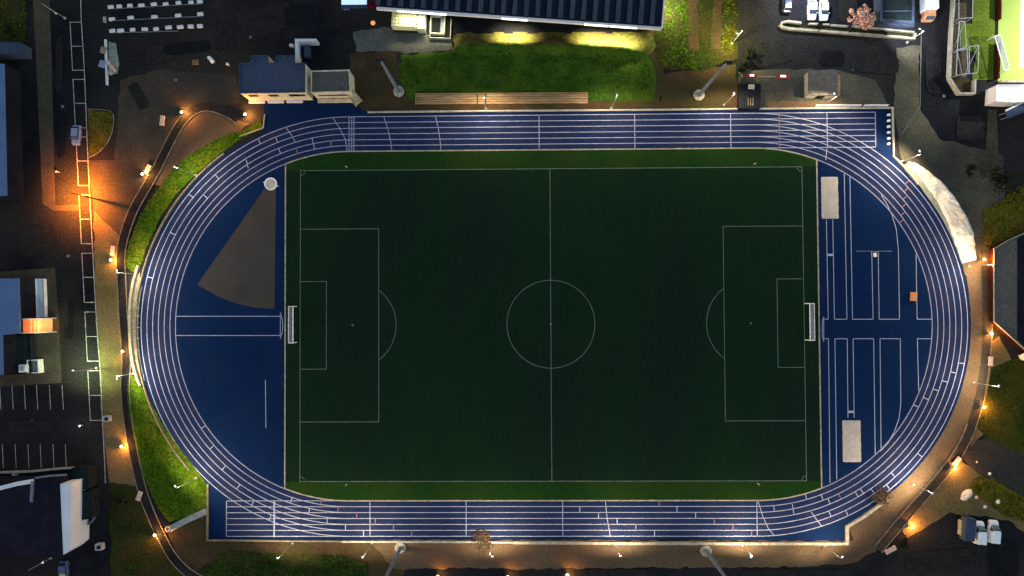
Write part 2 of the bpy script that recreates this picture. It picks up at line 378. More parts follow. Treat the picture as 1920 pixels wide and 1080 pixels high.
def tick(mb, px, py, w=.16):
    p = G(px, py); x, y = p.x, p.y
    cx = S if x > S else (-S if x < -S else x)
    v = Vector((x - cx, y)); r = v.length
    k = max(0, min(5, int((r - RI) / LW))); d = v / r
    if r > RO + .3: k = 5
    a = Vector((cx, 0)) + d * (RI + k * LW); b = Vector((cx, 0)) + d * (RI + (k + 1) * LW)
    mb.ribbon([a, b], w, zm + .01)
for p in [(406, 330), (357, 366), (384, 367), (324, 438), (281, 520), (519, 262), (586, 262), (620, 266), (524, 282), (589, 275), (621, 271), (486, 264),
          (397, 839), (420, 877), (446, 914), (474, 944), (381, 801), (546, 939), (580, 957), (614, 975), (648, 989), (682, 1000), (507, 970),
          (1087, 956), (1122, 967), (1157, 978), (1192, 990), (1227, 1000), (1269, 956), (1304, 967), (1451, 952), (1541, 932), (1511, 932), (1554, 940), (1606, 927), (1616, 921), (1636, 921),
          (1674, 890), (1725, 854), (1666, 914), (1556, 964), (1587, 961), (1717, 761), (1735, 747), (1754, 731), (1771, 715), (1786, 698), (1802, 681)]: tick(mk, *p)
# field event lines
D = [[(1549, 412), (1552.5, 598.5)], [(1561, 412), (1564, 598.5)], [(1582.5, 325), (1587.5, 598.5)], [(1593, 332), (1598, 598.5)],
     [(1634, 471), (1636.5, 598.5)], [(1646, 471), (1648, 598.5)], [(1652, 366), (1662, 382), (1672, 403), (1680, 430), (1684, 470), (1686, 598.5)], [(1717, 476), (1719, 598.5)],
     [(1544, 598.5), (1552.5, 598.5)], [(1564, 598.5), (1587.5, 598.5)], [(1598, 598.5), (1636.5, 598.5)], [(1648, 598.5), (1686, 598.5)], [(1719, 598.5), (1746, 598.5)],
     [(1544, 635), (1553, 635)], [(1564.5, 635), (1588, 635)], [(1599, 635), (1637.5, 635)], [(1649, 635), (1687.5, 635)], [(1719.5, 635), (1746, 635)],
     [(1553, 635), (1555.7, 905)], [(1565, 635), (1568.5, 899)], [(1588, 635), (1589.5, 783)], [(1599, 635), (1601, 783)], [(1637.5, 635), (1640.5, 851)],
     [(1649.5, 635), (1651.5, 840)], [(1687.5, 635), (1688.5, 755), (1685, 785), (1676, 810), (1665, 830), (1650, 846)], [(1719.5, 635), (1722, 733)],
     [(1544, 592), (1544, 642)], [(1544, 592), (1541.5, 604), (1541, 617), (1541.5, 630), (1544, 642)],
     [(330, 593), (526, 593)], [(330, 629), (526, 629)], [(526, 585), (526, 636)], [(526, 587), (529.5, 598), (530.5, 611), (529.5, 624), (526, 634)], [(498, 712), (499, 802)]]
for P in D: mk.ribbon(GP(P), .14, zm + .012)
mk.ribbon(GP([(1551, 478), (1563, 478)]), .45, zm + .016); mk.ribbon(GP([(1589, 772), (1601, 772)]), .45, zm + .016)
for s in (1,):
    mk.ribbon(GP([(1605, 471), (1634, 471)]), .06, zm + .012); mk.ribbon(GP([(1646, 471), (1672, 471)]), .06, zm + .012)
mk.build('lane_markings', M['lane_paint'], rt)
rk = MB()
for p in [(556, 280), (602, 941), (634, 954), (669, 967), (704, 978), (738, 989), (772, 1000), (1236, 945), (1339, 978), (1374, 989), (1409, 1000), (1575, 932),
          (1690, 415), (1692, 401), (1694, 386), (1696, 371), (1697, 357), (1700, 342)]: tick(rk, *p, w=.18)
rk.ribbon([(G(1461, 240).x, RI + .1), (G(1461, 240).x, RO)], .16, zm + .014)
rk.build('relay_markings', M['red_paint'], rt)
# pitch markings
pm = MB(); zp = zt + .018; w = .12; HX, HY = 52.45, 32.5
pm.ribbon([(-HX, -HY), (HX, -HY), (HX, HY), (-HX, HY)], w, zp, closed=True)
pm.ribbon([(0, -HY), (0, HY)], w, zp + .003)
pm.ribbon([(9.15 * math.cos(2 * math.pi * i / 72), 9.15 * math.sin(2 * math.pi * i / 72)) for i in range(72)], w, zp + .006, closed=True)
pm.lathe((0, 0, zp), [(.25, .008), (.24, .009)], 12)
for s in (-1, 1):
    pm.ribbon([(s * HX, -20.16), (s * (HX - 16.5), -20.16), (s * (HX - 16.5), 20.16), (s * HX, 20.16)], w, zp + .003)
    pm.ribbon([(s * HX, -9.16), (s * (HX - 5.5), -9.16), (s * (HX - 5.5), 9.16), (s * HX, 9.16)], w, zp + .003)
    pm.ribbon([(s * (HX - 11) - s * 9.15 * math.cos(R(a)), 9.15 * math.sin(R(a))) for a in range(-53, 54, 3)], w, zp + .006)
    pm.lathe((s * (HX - 11), 0, zp), [(.22, .006), (.21, .007)], 12)
    for t in (-1, 1):
        pm.ribbon([(s * (HX - 1 * math.cos(R(a))), t * (HY - 1 * math.sin(R(a)))) for a in range(0, 91, 10)], w * .8, zp + .006)
pm.build('pitch_markings', M['faint_paint'], pitch)

# road markings
rm = MB(); zr = .1
rl = [(151, -30), (153, 40), (157, 100), (160, 160), (163, 240), (166, 310), (170, 390), (174, 465), (179, 560), (184, 640), (189, 700), (193, 800), (197, 870), (198, 905)]
rm.ribbon(GP(rl), .17, zr)
def rx(y):
    for (x0, y0), (x1, y1) in zip(rl, rl[1:]):
        if y0 <= y <= y1: return x0 + (x1 - x0) * (y - y0) / (y1 - y0)
def lx(y): return 132 + (y - 42) * (170 - 132) / 746
for ys in ((42, 87, 132), (149, 194, 240), (257, 302, 348), (366, 411, 457), (475, 520, 567), (585, 631, 677), (695, 741, 788)):
    rm.ribbon(GP([(lx(ys[0]), ys[0]), (lx(ys[2]), ys[2])]), .15, zr + .003)
    for y in ys: rm.ribbon(GP([(lx(y) - .7, y), (rx(y) - 1, y)]), .15, zr + .006)
for x in (0, 23, 46, 69, 93, 117): rm.ribbon(GP([(x, 722), (x + 2.5, 768)]), .13, zr)
for x in (5, 29, 53, 76, 100, 123): rm.ribbon(GP([(x, 833), (x + 2, 877)]), .13, zr)
structure(rm.build('road_markings', M['road_paint']))

# repairs and drain covers in the asphalt
M['tar'] = mat('fresh_tar', (.014, .015, .018), (.010, .011, .014), .6, .8, fine=.3)
M['worn_tar'] = mat('worn_tar', (.027, .026, .026), (.018, .018, .019), .5, .85, fine=.3)
def patch(px, py, a, b, rz, m):
    c = G(px, py); zc[0] += .0015; P = []
    for k in range(22):
        t = 6.2832 * k / 22; q = abs(math.cos(t)) ** 6 + abs(math.sin(t)) ** 6; r_ = q ** (-1 / 6) * (1 + .12 * noise(Vector((px * .3, k * .6, 1))))
        x, y = a * r_ * math.cos(t), b * r_ * math.sin(t); P.append((c.x + x * math.cos(rz) - y * math.sin(rz), c.y + x * math.sin(rz) + y * math.cos(rz)))
    structure(MB().sheet(P, zc[0]).build('asphalt_patch', M[m]))
for q_ in [(300, 100, 3, 2, .2, 'worn_tar'), (350, 90, 5, 1.2, .1, 'tar'), (260, 180, 1.2, 3, .5, 'worn_tar'), (420, 60, 2.2, 4, 0, 'worn_tar'), (500, 40, 6, 3, .4, 'worn_tar'), (560, 30, 3, 2.2, 0, 'tar'), (70, 450, 4, 3, .3, 'worn_tar'), (130, 600, 1, 4, 0, 'tar'),
           (60, 800, 5, 1.3, 0, 'worn_tar'), (120, 560, .8, 6, .05, 'worn_tar'), (1450, 100, 4, 2.5, .2, 'worn_tar'), (1560, 110, 2.5, 1.6, 0, 'tar'), (1640, 120, 5, 2, -.1, 'worn_tar'), (1750, 130, 1.6, 5, 0, 'worn_tar'), (1760, 160, 2, 2, .5, 'tar'),
           (1820, 240, 3, 2.5, 0, 'worn_tar'), (1590, 15, 2, 3, 0, 'worn_tar'), (1760, 1050, 7, 2, .1, 'worn_tar'), (1880, 1050, 3, 4, 0, 'tar'), (1500, 1075, 12, .8, 0, 'worn_tar'), (1150, 1076, 9, .9, 0, 'worn_tar'), (112, 120, .8, 6, 0, 'worn_tar'), (115, 250, .9, 5, 0, 'tar')]: patch(*q_)
dn = 0
for x, y in ((118, 200), (128, 480), (330, 150), (1600, 130), (1770, 180), (1700, 1050), (60, 790), (470, 70)):
    structure(MB().lathe(G(x, y), [(.34, .06), (.33, .105), (.3, .11)], 16).build('drain_cover', M['steel']))

# ---------------------------------------------------------------- kerbs and paths
def kerb(name, pts, w, h, m, label, cat='kerb', z0=0, closed=False):
    o = MB().ribbon(GP(pts), w, z0, h, closed).build(name, M[m]); return tag(o, label, cat)
pl = [(447, 224), (425, 210), (392, 200), (365, 206), (340, 230), (318, 268), (295, 315), (272, 355), (250, 395), (234, 440), (227, 480), (229, 540), (232, 600), (236, 650), (237, 690), (235, 720), (237, 760), (244, 810), (253, 860), (262, 900), (272, 935), (288, 975), (305, 1010), (325, 1045), (355, 1075), (400, 1100)]
def smooth(P, n=4):
    Q = []
    for i in range(len(P) - 1):
        p0 = P[max(i - 1, 0)]; p1 = P[i]; p2 = P[i + 1]; p3 = P[min(i + 2, len(P) - 1)]
        for k in range(n):
            t = k / n
            Q.append(tuple(.5 * (2 * p1[j] + (p2[j] - p0[j]) * t + (2 * p0[j] - 5 * p1[j] + 4 * p2[j] - p3[j]) * t * t + (-p0[j] + 3 * p1[j] - 3 * p2[j] + p3[j]) * t ** 3) for j in (0, 1)))
    return Q + [tuple(P[-1])]
structure(MB().ribbon(GP(smooth(pl)), 1.5, .1).build('footpath', M['asphalt']))
def off(P, d):
    W = [G(*p) for p in P]; out = []
    for i in range(len(W)):
        t = (W[min(i + 1, len(W) - 1)] - W[max(i - 1, 0)]).normalized(); out.append(W[i] + Vector((-t.y, t.x, 0)) * d)
    return out
def kerb_w(name, W, w, h, m, label, cat='kerb'):
    return tag(MB().ribbon(W, w, 0, h).build(name, M[m]), label, cat)
kerb_w('path_kerb', off(smooth(pl), .95)[::1], .16, .22, 'kerb_dark', 'thin worn kerb on the grass bank side of the western footpath')
kerb_w('path_kerb', off(smooth(pl), -.9)[16:], .14, .18, 'kerb_dark', 'thin brown kerb on the road side of the western footpath')
pr = [(1846, 470), (1849, 560), (1850, 620), (1846, 680), (1838, 735), (1828, 775), (1812, 820), (1790, 858), (1755, 903), (1700, 965), (1646, 1030)]
structure(MB().ribbon(GP(smooth(pr)), 1.7, .1).build('footpath', M['asphalt_warm']))
kerb_w('path_kerb', off(smooth(pr), .95), .14, .25, 'kerb_dark', 'thin pale kerb on the outer side of the eastern footpath')
kerb_w('path_kerb', off(smooth(pr), -.95)[22:], .14, .25, 'kerb_dark', 'thin pale kerb on the track side of the southeast footpath')
# low walls round the track
aw = RO + 1.0
left_arc = [Vector((-S + aw * math.cos(R(a)), aw * math.sin(R(a)), 0)) for a in range(126, 223, 3)]
wl1 = MB().ribbon(left_arc, .22, 0, .55); tag(wl1.build('retaining_wall', M['kerb_dark']), 'low brown edging wall curving along the western bend of the track', 'wall')
wl2 = MB().ribbon(GP(smooth([(262, 498), (253, 530), (248, 560), (246.5, 600), (247.5, 640), (252, 680), (260, 708), (266, 722)])), .5, 0, .8)
tag(wl2.build('retaining_wall', M['kerb']), 'wide pale curved wall at the westernmost point of the track', 'wall')
gv = MB().sheet(GP([(262, 510), (266, 540), (264, 600), (268, 680), (275, 715), (263, 712), (253, 680), (248, 640), (247, 600), (249, 560), (255, 528)]), .085); structure(gv.build('gravel_gap', M['gravel']))
for q_, y in enumerate((578, 592, 614, 634, 655, 676)):
    tag(MB().box(G(257, y) + Vector((0, 0, .15)), (1.1, .22, .3)).build('cross_slab', M['concrete']), 'short pale cross slab between curved wall and track at the western bend, %s from the top' % ['first', 'second', 'third', 'fourth', 'fifth', 'sixth'][q_], 'slab', 'cross slabs beside the curved western wall')
kerb('boundary_wall', [(391, 907), (390, 1012), (640, 1014)], .28, .5, 'kerb_dark', 'low grey wall around the southwest corner of the track', 'wall')
kerb('boundary_wall', [(641, 1014.5), (880, 1015), (960, 1016)], .35, .5, 'concrete', 'low pale wall stained brown along the bottom straight', 'wall')
kerb('boundary_wall', [(961, 1016), (1200, 1017.5), (1587, 1018), (1587, 986), (1620, 966), (1662, 935)], .55, .6, 'kerb', 'thick cream wall along the bottom straight and southeast corner', 'wall')
kerb('boundary_wall', [(690, 211), (900, 209), (1200, 207), (1384, 205), (1672, 203), (1674, 294), (1692, 312), (1720, 346)], .3, .5, 'concrete', 'grey low wall along the top straight and its eastern end', 'wall')
kerb('bank_kerb', [(497, 215), (494, 240), (475, 247), (450, 256)], .2, .3, 'kerb', 'pale kerb at the top tip of the grass bank by the clubhouse')
wk = MB().ribbon(GP([(388, 958), (350, 975), (318, 992)]), 1.3, .095); structure(wk.build('stone_path', M['concrete']))
kerb('bed_kerb', smooth([(165, 205), (190, 206), (211, 212), (212, 240), (203, 265), (186, 285), (168, 295)]), .14, .2, 'kerb_dark', 'thin kerb round the semicircular grass bed beside the road')
kerb('car_park_wall', [(1500, 45), (1475, 42), (1465, 44), (1462, 49), (1466, 53), (1480, 56), (1600, 65), (1711, 74), (1713, 64)], .45, .7, 'kerb', 'pale wall with a rounded end along the edge of the northern car park', 'wall')
kerb('car_park_wall', [(1515, 46), (1553, 48)], .35, .6, 'kerb', 'short pale wall piece just below the two white cars', 'wall')
kerb('car_park_wall', [(1556, 49), (1640, 55), (1711, 62)], .35, .6, 'kerb', 'pale wall piece below the reddish brown tree', 'wall')
kerb('compound_wall', [(1785, -20), (1779, 60), (1775, 150), (1793, 178), (1821, 178), (1822, 152)], .3, 1.2, 'concrete', 'pale wall with a cut corner around the goal storage compound', 'wall')
kerb('drain', [(1727, 62), (1725, 200), (1690, 252)], .12, .1, 'kerb_dark', 'thin pale drainage line running down from the lamp by the white lorry', 'drain')
structure(MB().sheet(GP([(1468, 47), (1711, 64), (1710, 72), (1470, 53)]), .1).build('planting_bed', M['grass_dark']))

# ---------------------------------------------------------------- grass
def tufts(name, poly, m, dens, h=.22, z=0, zf=None, seed=1, parent=None):
    rnd = random.Random(seed); mb = MB()
    P = GP(poly); x0 = min(p.x for p in P); x1 = max(p.x for p in P); y0 = min(p.y for p in P); y1 = max(p.y for p in P)
    for i in range(int((x1 - x0) * (y1 - y0) * dens)):
        x, y = rnd.uniform(x0, x1), rnd.uniform(y0, y1)
        if not inside((x, y), P): continue
        c = noise(Vector((x * .25, y * .25, seed))) 
        if rnd.random() > .55 + c * 1.3: continue
        zz = z + (zf(x, y) if zf else 0)
        for k in range(3):
            a = rnd.uniform(0, 6.28); s = h * rnd.uniform(.5, 1.3); b = rnd.uniform(.1, .3)
            d = Vector((math.cos(a), math.sin(a), 0)); n_ = Vector((-d.y, d.x, 0)) * b
            o = Vector((x + rnd.uniform(-.2, .2), y + rnd.uniform(-.2, .2), zz))
            mb.add([o - n_, o + n_, o + d * s + Vector((0, 0, s * rnd.uniform(.3, .9)))], [(0, 1, 2)])
    return mb.build(name, M[m], parent)
def lawn(name, poly, gm, bm_, dens, label, seed, h=.22, z=None):
    if z is None: zc[0] += .004; z = zc[0]
    structure(MB().sheet(GP(poly), z).build(name, M[gm]))
    tag(tufts('grass', poly, bm_, dens, h, z, None, seed), label, 'grass', kind='stuff')
bankU = smooth([(490, 224), (455, 246), (420, 254), (390, 272), (355, 292), (325, 318), (300, 352), (275, 385), (255, 425), (242, 460), (238, 495), (252, 512), (262, 505)]) + [(275, 465), (300, 410), (330, 365), (370, 325), (410, 290), (450, 262), (492, 240)]
bankL = smooth([(247, 703), (240, 730), (242, 770), (252, 820), (264, 870), (280, 915), (300, 955), (318, 978)]) + [(350, 968), (388, 950), (389, 908), (362, 872), (335, 838), (305, 795), (280, 748), (262, 715)]
lawn('grass_bank', bankU, 'grass', 'blade', 9, 'bright green grass on the bank west of the upper bend', 1)
lawn('grass_bank', bankL, 'grass', 'blade', 9, 'bright green grass on the bank beside the lower western bend', 2)
lawn('grass_bed', [(166, 206), (210, 212), (211, 240), (202, 264), (186, 284), (168, 293)], 'grass_olive', 'blade_olive', 5, 'yellowish grass in the semicircular bed beside the road', 3)
lawn('grass_corner', [(-20, -20), (46, -20), (52, 40), (48, 78), (-20, 78)], 'grass_dark', 'blade', 2, 'dark rough grass in the top left corner', 4)
lawn('grass_slope', [(430, 1032), (480, 1036), (640, 1040), (690, 1055), (690, 1100), (420, 1100), (370, 1070)], 'grass_dark', 'bank_blade', 3, 'patchy green grass below the southwest corner of the track', 5)
lawn('grass_patch', [(1842, 392), (1875, 380), (1900, 352), (1940, 340), (1940, 425), (1890, 448), (1862, 466), (1842, 462)], 'grass_olive', 'blade_olive', 6, 'yellow green grass beside the grey building with a red wall', 6)
lawn('grass_slope', [(1815, 915), (1830, 893), (1860, 898), (1940, 945), (1940, 985), (1880, 965)], 'grass_olive', 'blade_olive', 7, 'yellow grass strip above the parked white vans', 7)
tag(tufts('grass', [(1858, 690), (1930, 660), (1940, 870), (1850, 820), (1830, 800), (1850, 740)], 'bank_blade', 1.5, .2, .06, None, 8), 'dark green grass on the slope at the right edge', 'grass', kind='stuff')
tag(tufts('grass', [(1238, -10), (1290, -10), (1292, 95), (1320, 130), (1240, 128), (1228, 90)], 'blade', 7, .22, .06, None, 9), 'green grass strip just east of the long grandstand roof', 'grass', kind='stuff')
tag(tufts('grass', [(1354, -10), (1380, -10), (1380, 100), (1350, 105)], 'blade_olive', 7, .22, .06, None, 10), 'lamp-lit yellow green grass strip by the car park road', 'grass', kind='stuff')
# embankment behind the timber terrace
def bank_h(px, py):
    rid = 95 + 9 * max(0, (px - 1050) / 180)
    if px < 700 or px > 1250: return 0
    e = min(1, (px - 700) / 80, (1250 - px) / 90); e = max(0, e)
    if py < rid: h = max(0, 1 - (rid - py) / 24)
    else: h = .55 * max(0, 1 - (py - rid) / 13) + .45 * max(0, 1 - (py - rid) / 95)
    return h * e * 3.0
ebm = []
ebp = [(752, 104), (800, 100), (850, 97), (852, 62), (1222, 60), (1234, 84), (1218, 104), (1226, 122), (1232, 150), (1228, 192), (768, 192), (748, 150)]
def edist(x, y):
    if not inside((x, y), ebp): return 0
    b = 1e9
    for i in range(len(ebp)):
        A = Vector(ebp[i]); B = Vector(ebp[i - 1]); p = Vector((x, y)); t = max(0, min(1, (p - A).dot(B - A) / (B - A).length_squared)); b = min(b, (A + (B - A) * t - p).length)
    return b
eb = MB(); NX, NY = 150, 40
for j in range(NY + 1):
    for i in range(NX + 1):
        px = 735 + (1236 - 735) * i / NX; py = 60 + (190 - 60) * j / NY
        py0 = py
        q = G(px, py); h = bank_h(px, py0)
        lift = .2 + .14 * noise(Vector((q.x * .35, q.y * .35, 3))) + .06 * noise(Vector((q.x * 1.3, q.y * 1.3, 8)))
        edge = min(1, i / 6, (NX - i) / 6, j / 3, (NY - j) / 3)
        edge = min(edge, max(0, edist(px, py) / 14)); eb.v.append((q.x, q.y, .03 + (h + lift) * edge))
ebp = [(752, 104), (800, 100), (850, 97), (852, 62), (1222, 60), (1234, 84), (1218, 104), (1226, 122), (1232, 150), (1228, 192), (768, 192), (748, 150)]
for j in range(NY):
    for i in range(NX):
        px = 735 + 501 * (i + .5) / NX; py = 60 + 130 * (j + .5) / NY
        if not inside((px + 7 * noise(Vector((px * .06, py * .06, 5))), py + 5 * noise(Vector((px * .06, py * .06, 15)))), ebp): continue
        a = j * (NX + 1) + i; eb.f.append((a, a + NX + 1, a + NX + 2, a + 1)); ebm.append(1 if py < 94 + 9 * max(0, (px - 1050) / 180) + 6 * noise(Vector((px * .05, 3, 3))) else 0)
o = eb.build('embankment', M['bank_turf'], smooth=True); structure(o); o.data.materials.append(M['olive_bank_turf'])
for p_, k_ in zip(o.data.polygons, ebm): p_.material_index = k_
def ebz(x, y):
    best = 0
    return best
inv = _M.transposed()
def toimg(x, y, z=0):
    q = inv @ (Vector((x, y, z)) - CAM_LOC); return 960 + 1215 * q.x / -q.z, 540 - 1215 * q.y / -q.z
def ebf(x, y):
    px, py = toimg(x, y); return (bank_h(px, py) + .25) * min(1, edist(px, py) / 14)
tag(tufts('grass', [(760, 106), (850, 100), (900, 92), (1060, 92), (1190, 100), (1218, 125), (1220, 182), (1110, 186), (780, 176), (755, 150)], 'bank_blade', 5, .2, 0, ebf, 11), 'green grass on the embankment behind the timber terrace', 'grass', kind='stuff')

# ---------------------------------------------------------------- plants
def leaves(n, cen, rad, size, seed, lump=.35):
    rnd = random.Random(seed); mb = MB(); cen = Vector(cen)
    cl = [Vector((rnd.gauss(0, .45) * rad[0], rnd.gauss(0, .45) * rad[1], rnd.gauss(0, .4) * rad[2])) for _ in range(max(4, n // 40))]
    for i in range(n):
        c = rnd.choice(cl); p = cen + c + Vector((rnd.gauss(0, lump) * rad[0], rnd.gauss(0, lump) * rad[1], rnd.gauss(0, lump) * rad[2])) * .55
        s = size * rnd.uniform(.5, 1.4); e = Euler((rnd.uniform(-1, 1), rnd.uniform(-1, 1), rnd.uniform(0, 6.28))).to_matrix()
        mb.add([p + e @ Vector(v) * s for v in ((-.5, 0, 0), (0, -.35, .06), (.6, 0, 0), (0, .35, .06))], [(0, 1, 2, 3)])
    return mb
def plant(name, px, py, rad, h, n, m, label, cat, seed, size=.3, group=None, lump=.35):
    b = G(px, py); t = thing(name, b, 0, label, cat, group)
    rnd = random.Random(seed); tk = MB(); tk.tube((0, 0, 0), (0, 0, h * .55), .08 + h * .02, .05 + h * .008, 8)
    for k in range(5):
        a = 6.28 * k / 5 + rnd.random(); tk.tube((0, 0, h * (.3 + .04 * k)), (math.cos(a) * rad * .6, math.sin(a) * rad * .6, h * rnd.uniform(.6, .85)), .05 + h * .006, .02, 6)
    tk.build('trunk', M['bark'], t)
    leaves(n, (0, 0, h * .72), (rad, rad, h * .28), size, seed, lump).build('crown', M[m], t)
    return t
sl = ['leftmost', 'second from left', 'third from left', 'fourth from left', 'fifth from left', 'sixth from left']
for i, (x, y, r_, h) in enumerate([(440, 1066, 1.2, 1.4), (486, 1068, 1.4, 1.8), (516, 1060, .9, 1.2), (560, 1062, 1.5, 1.6), (592, 1064, 1.1, 1.4), (630, 1066, 1.2, 1.3)]):
    plant('shrub', x, y, r_, h, 240, 'leaf', 'green shrub below the southwest corner of the track, %s of the row' % sl[i], 'shrub', 20 + i, .32, 'shrubs on the southwest slope')
plant('tree', 1608, 46, 2.3, 3.6, 1500, 'leaf_brown', 'reddish brown tree beside the white cars in the northern car park', 'tree', 31, .4, lump=.2)
plant('tree', 1855, 345, 2.6, 5, 600, 'leaf_dark', 'dark bushy tree above the yellow grass patch near the right edge', 'tree', 32, .5)
plant('tree', 1806, 318, 1.4, 4, 300, 'leaf_dark', 'small dark tree above the crumpled white sheeting', 'tree', 33, .4)
plant('bush', 907, 1010, 1.9, .7, 900, 'twig', 'dry brown bush spilling over the low wall onto the bottom straight', 'bush', 34, .3, lump=.6)
plant('bush', 1655, 928, 1.7, 1.2, 700, 'twig', 'dry brown bush overhanging the southeast bend of the track', 'bush', 35, .3, lump=.6)
for i, (x, y) in enumerate([(1386, 140), (1392, 127), (1397, 114), (1402, 102)]):
    plant('conifer', x, y, .8, 2.6, 260, 'leaf_dark', 'dark narrow conifer beside the red-signed barrier, %s of four' % ['nearest the barrier', 'second from the barrier', 'third from the barrier', 'farthest from the barrier'][i], 'tree', 40 + i, .35, 'conifers by the entrance barrier')
for i, (x, y, w_) in enumerate([(1535, 47, 'under the left white car'), (1590, 54, 'below the brown tree'), (1655, 62, 'below the blue edged shelter')]):
    plant('shrub', x, y + 3, .9, .9, 150, 'leaf_dark', 'low dark shrub in the walled planting bed ' + w_, 'shrub', 50 + i, .25, 'shrubs in the car park planting bed')
for i, (x, y, lb) in enumerate([(25, 66, 'dark shrub above the small blue roof at the left edge'), (235, 935, 'dark shrub on the verge left of the southwest path'), (255, 1060, 'green shrub on the dark verge near the bottom left'), (1690, 1010 - 990 + 1000, 'dark shrub near the lower end of the southeast path')]):
    plant('shrub', x, y, 1.4, 1.5, 240, 'leaf_dark' if i != 2 else 'leaf', lb, 'shrub', 60 + i, .3)

# ---------------------------------------------------------------- clubhouse and buildings
def shrink(p, z):  # plan position of a roof corner seen at photo point p with height z
    return G(p[0], p[1], z)
def building(name, roofpx, z, wall, roof, label, cat='building', rim=.25, rimm=None):
    P = [shrink(p, z) for p in roofpx]
    c = sum(P, Vector()) / len(P); base = Vector((c.x, c.y, 0)); t = thing(name, base, 0, label, cat)
    L = [Vector((p.x - base.x, p.y - base.y)) for p in P]
    MB().prism(L, 0, z - .12).build('wall', M[wall], t)
    ro = MB().prism([l * 1.004 for l in L], z - .117, z + .0).build('roof', M[roof], t)
    if rim: MB().ribbon([l * .997 for l in L], rim, z + .003, z + .22, closed=True).build('parapet', M[rimm or wall], ro)
    return t, L, base
c1, L, cb = building('clubhouse', [(450, 119), (471, 119), (471, 105), (503, 105), (503, 119), (515, 119), (520, 105), (553, 105), (553, 119), (572, 119), (572, 173), (450, 175)], 5.2, 'cream_wall', 'roof_blue', 'clubhouse with notched blue grey flat roof and cream front facing the track', rim=.16, rimm='roof_blue')
wb = MB(); yb = min(l.y for l in L)
for k in range(7): wb.box((-5.6 + k * 1.9, yb - .03, 1.3), (1.1, .06, 1.1))
for k in range(3): MB().box((-4.6 + k * 4.2, yb - .03, 3.6), (1.9, .06, 1.0)).build('window', M['glass_dark'], c1)
MB().box((4.8, yb - .03, 3.6), (2.6, .06, .9)).build('window', M['glass_dark'], c1)
for k in range(3): MB().box((-5.2 + k * 4.0, yb - .25, .25), (3.4, .5, .5)).build('step', M['white_wall'], c1)
c2, L2, cb2 = building('annex', [(584, 134), (655, 132), (657, 172), (584, 174)], 4.0, 'cream_wall', 'roof_grey', 'smaller annex with a ribbed roof and cream rim right of the clubhouse', rim=.22)
y2 = min(l.y for l in L2)
MB().box((0, y2 - .03, 2.2), (6.2, .06, .7)).build('window', M['glass_dark'], c2)
rb = MB()
for k in range(18): rb.box((-3.5 + k * .42, 0, 4.03), (.08, 3.8, .06))
rb.build('roof_rib', M['roof_grey'], c2)
MB().box((0, y2 - .5, .2), (7.6, .8, .4)).build('step', M['cream_wall'], c2)
st = thing('staircase', G(668, 188), R(-50), 'pale outdoor staircase at the right end of the annex', 'stairs')
sm = MB()
for k in range(7): sm.box((-1.2 + k * .32, 0, .2 + (6 - k) * .19), (.34, 1.5, .4 + (6 - k) * .38), bev=.03)
sm.build('steps', M['cream_wall'], st)
for s_ in (-1, 1): MB().ribbon([(-1.4, s_ * .85), (1.1, s_ * .85)], .12, 0, 2.6 if s_ > 0 else 1.8).build('balustrade', M['cream_wall'], st)
kerb('screen_wall', [(563, 120), (562, 83), (599, 83)], .55, 2.2, 'white_wall', 'white L-shaped screen wall behind the clubhouse', 'wall')
tag(MB().box(G(578, 100) + Vector((0, 0, .6)), (1.2, 2.4, 1.2), bev=.1).build('storage_box', M['roof_blue']), 'grey blue storage box inside the L-shaped screen wall', 'box')
tag(MB().box(G(548, 87) + Vector((0, 0, .4)), (.8, .6, .8), bev=.08).build('utility_box', M['white_metal']), 'small white box just left of the L-shaped screen wall', 'box')

for x_, y_ in ((-4, .8), (2.5, 1.6), (5, -1)):
    MB().lathe((x_, y_, 5.2), [(.28, 0), (.28, .3), (.36, .32), (.3, .42)], 12).build('roof_vent', M['roof_blue'], c1)
# grandstand
zg = 5.0
P = [shrink(p, zg) for p in [(706, 15), (1240, 53)]]
ed = (P[1] - P[0]); ang = math.atan2(ed.y, ed.x); LN = ed.length
gs = thing('grandstand', (P[0].x, P[0].y, 0), ang, 'long grandstand with dark corrugated roof and white front edge at the top', 'grandstand')
MB().box((LN / 2, 11, zg / 2 - .2), (LN - 1, 14, zg - .4)).build('wall', M['kerb_dark'], gs)
rf = MB(); nr = 25
for k in range(nr):
    xa = LN * k / nr; xb = LN * (k + 1) / nr; xm = xa + (xb - xa) * .35
    rf.add([(xa, .3, zg + .0), (xm, .3, zg + .28), (xb, .3, zg + .0), (xa, 18, zg + .6), (xm, 18, zg + .88), (xb, 18, zg + .6)], [(0, 1, 4, 3), (1, 2, 5, 4)])
    rf.add([(xa, .3, zg + .0), (xb, .3, zg + 0), (xm, .3, zg + .28)], [(0, 1, 2)])
ro = rf.build('roof', mat('corrugated_roof', (.012, .018, .04), (.01, .014, .032), .3, .55, stretch=(3, .2, 1), fine=.2), gs)
rs = MB()
for k in range(nr): rs.box((LN * (k + .13) / nr, 9, zg + .44), (.95, 17, .1))
rs.build('roof_ridge', mat('ribbed_roof', (.055, .075, .09), (.035, .05, .065), .4, .7, stretch=(2, .15, 1)), ro)
MB().box((LN / 2, 0, zg - .25), (LN, .5, .6)).build('fascia', M['white_wall'], gs)
MB().box((LN + .1, 9, zg + .2), (.25, 18, .9)).build('end_fascia', M['white_wall'], gs)
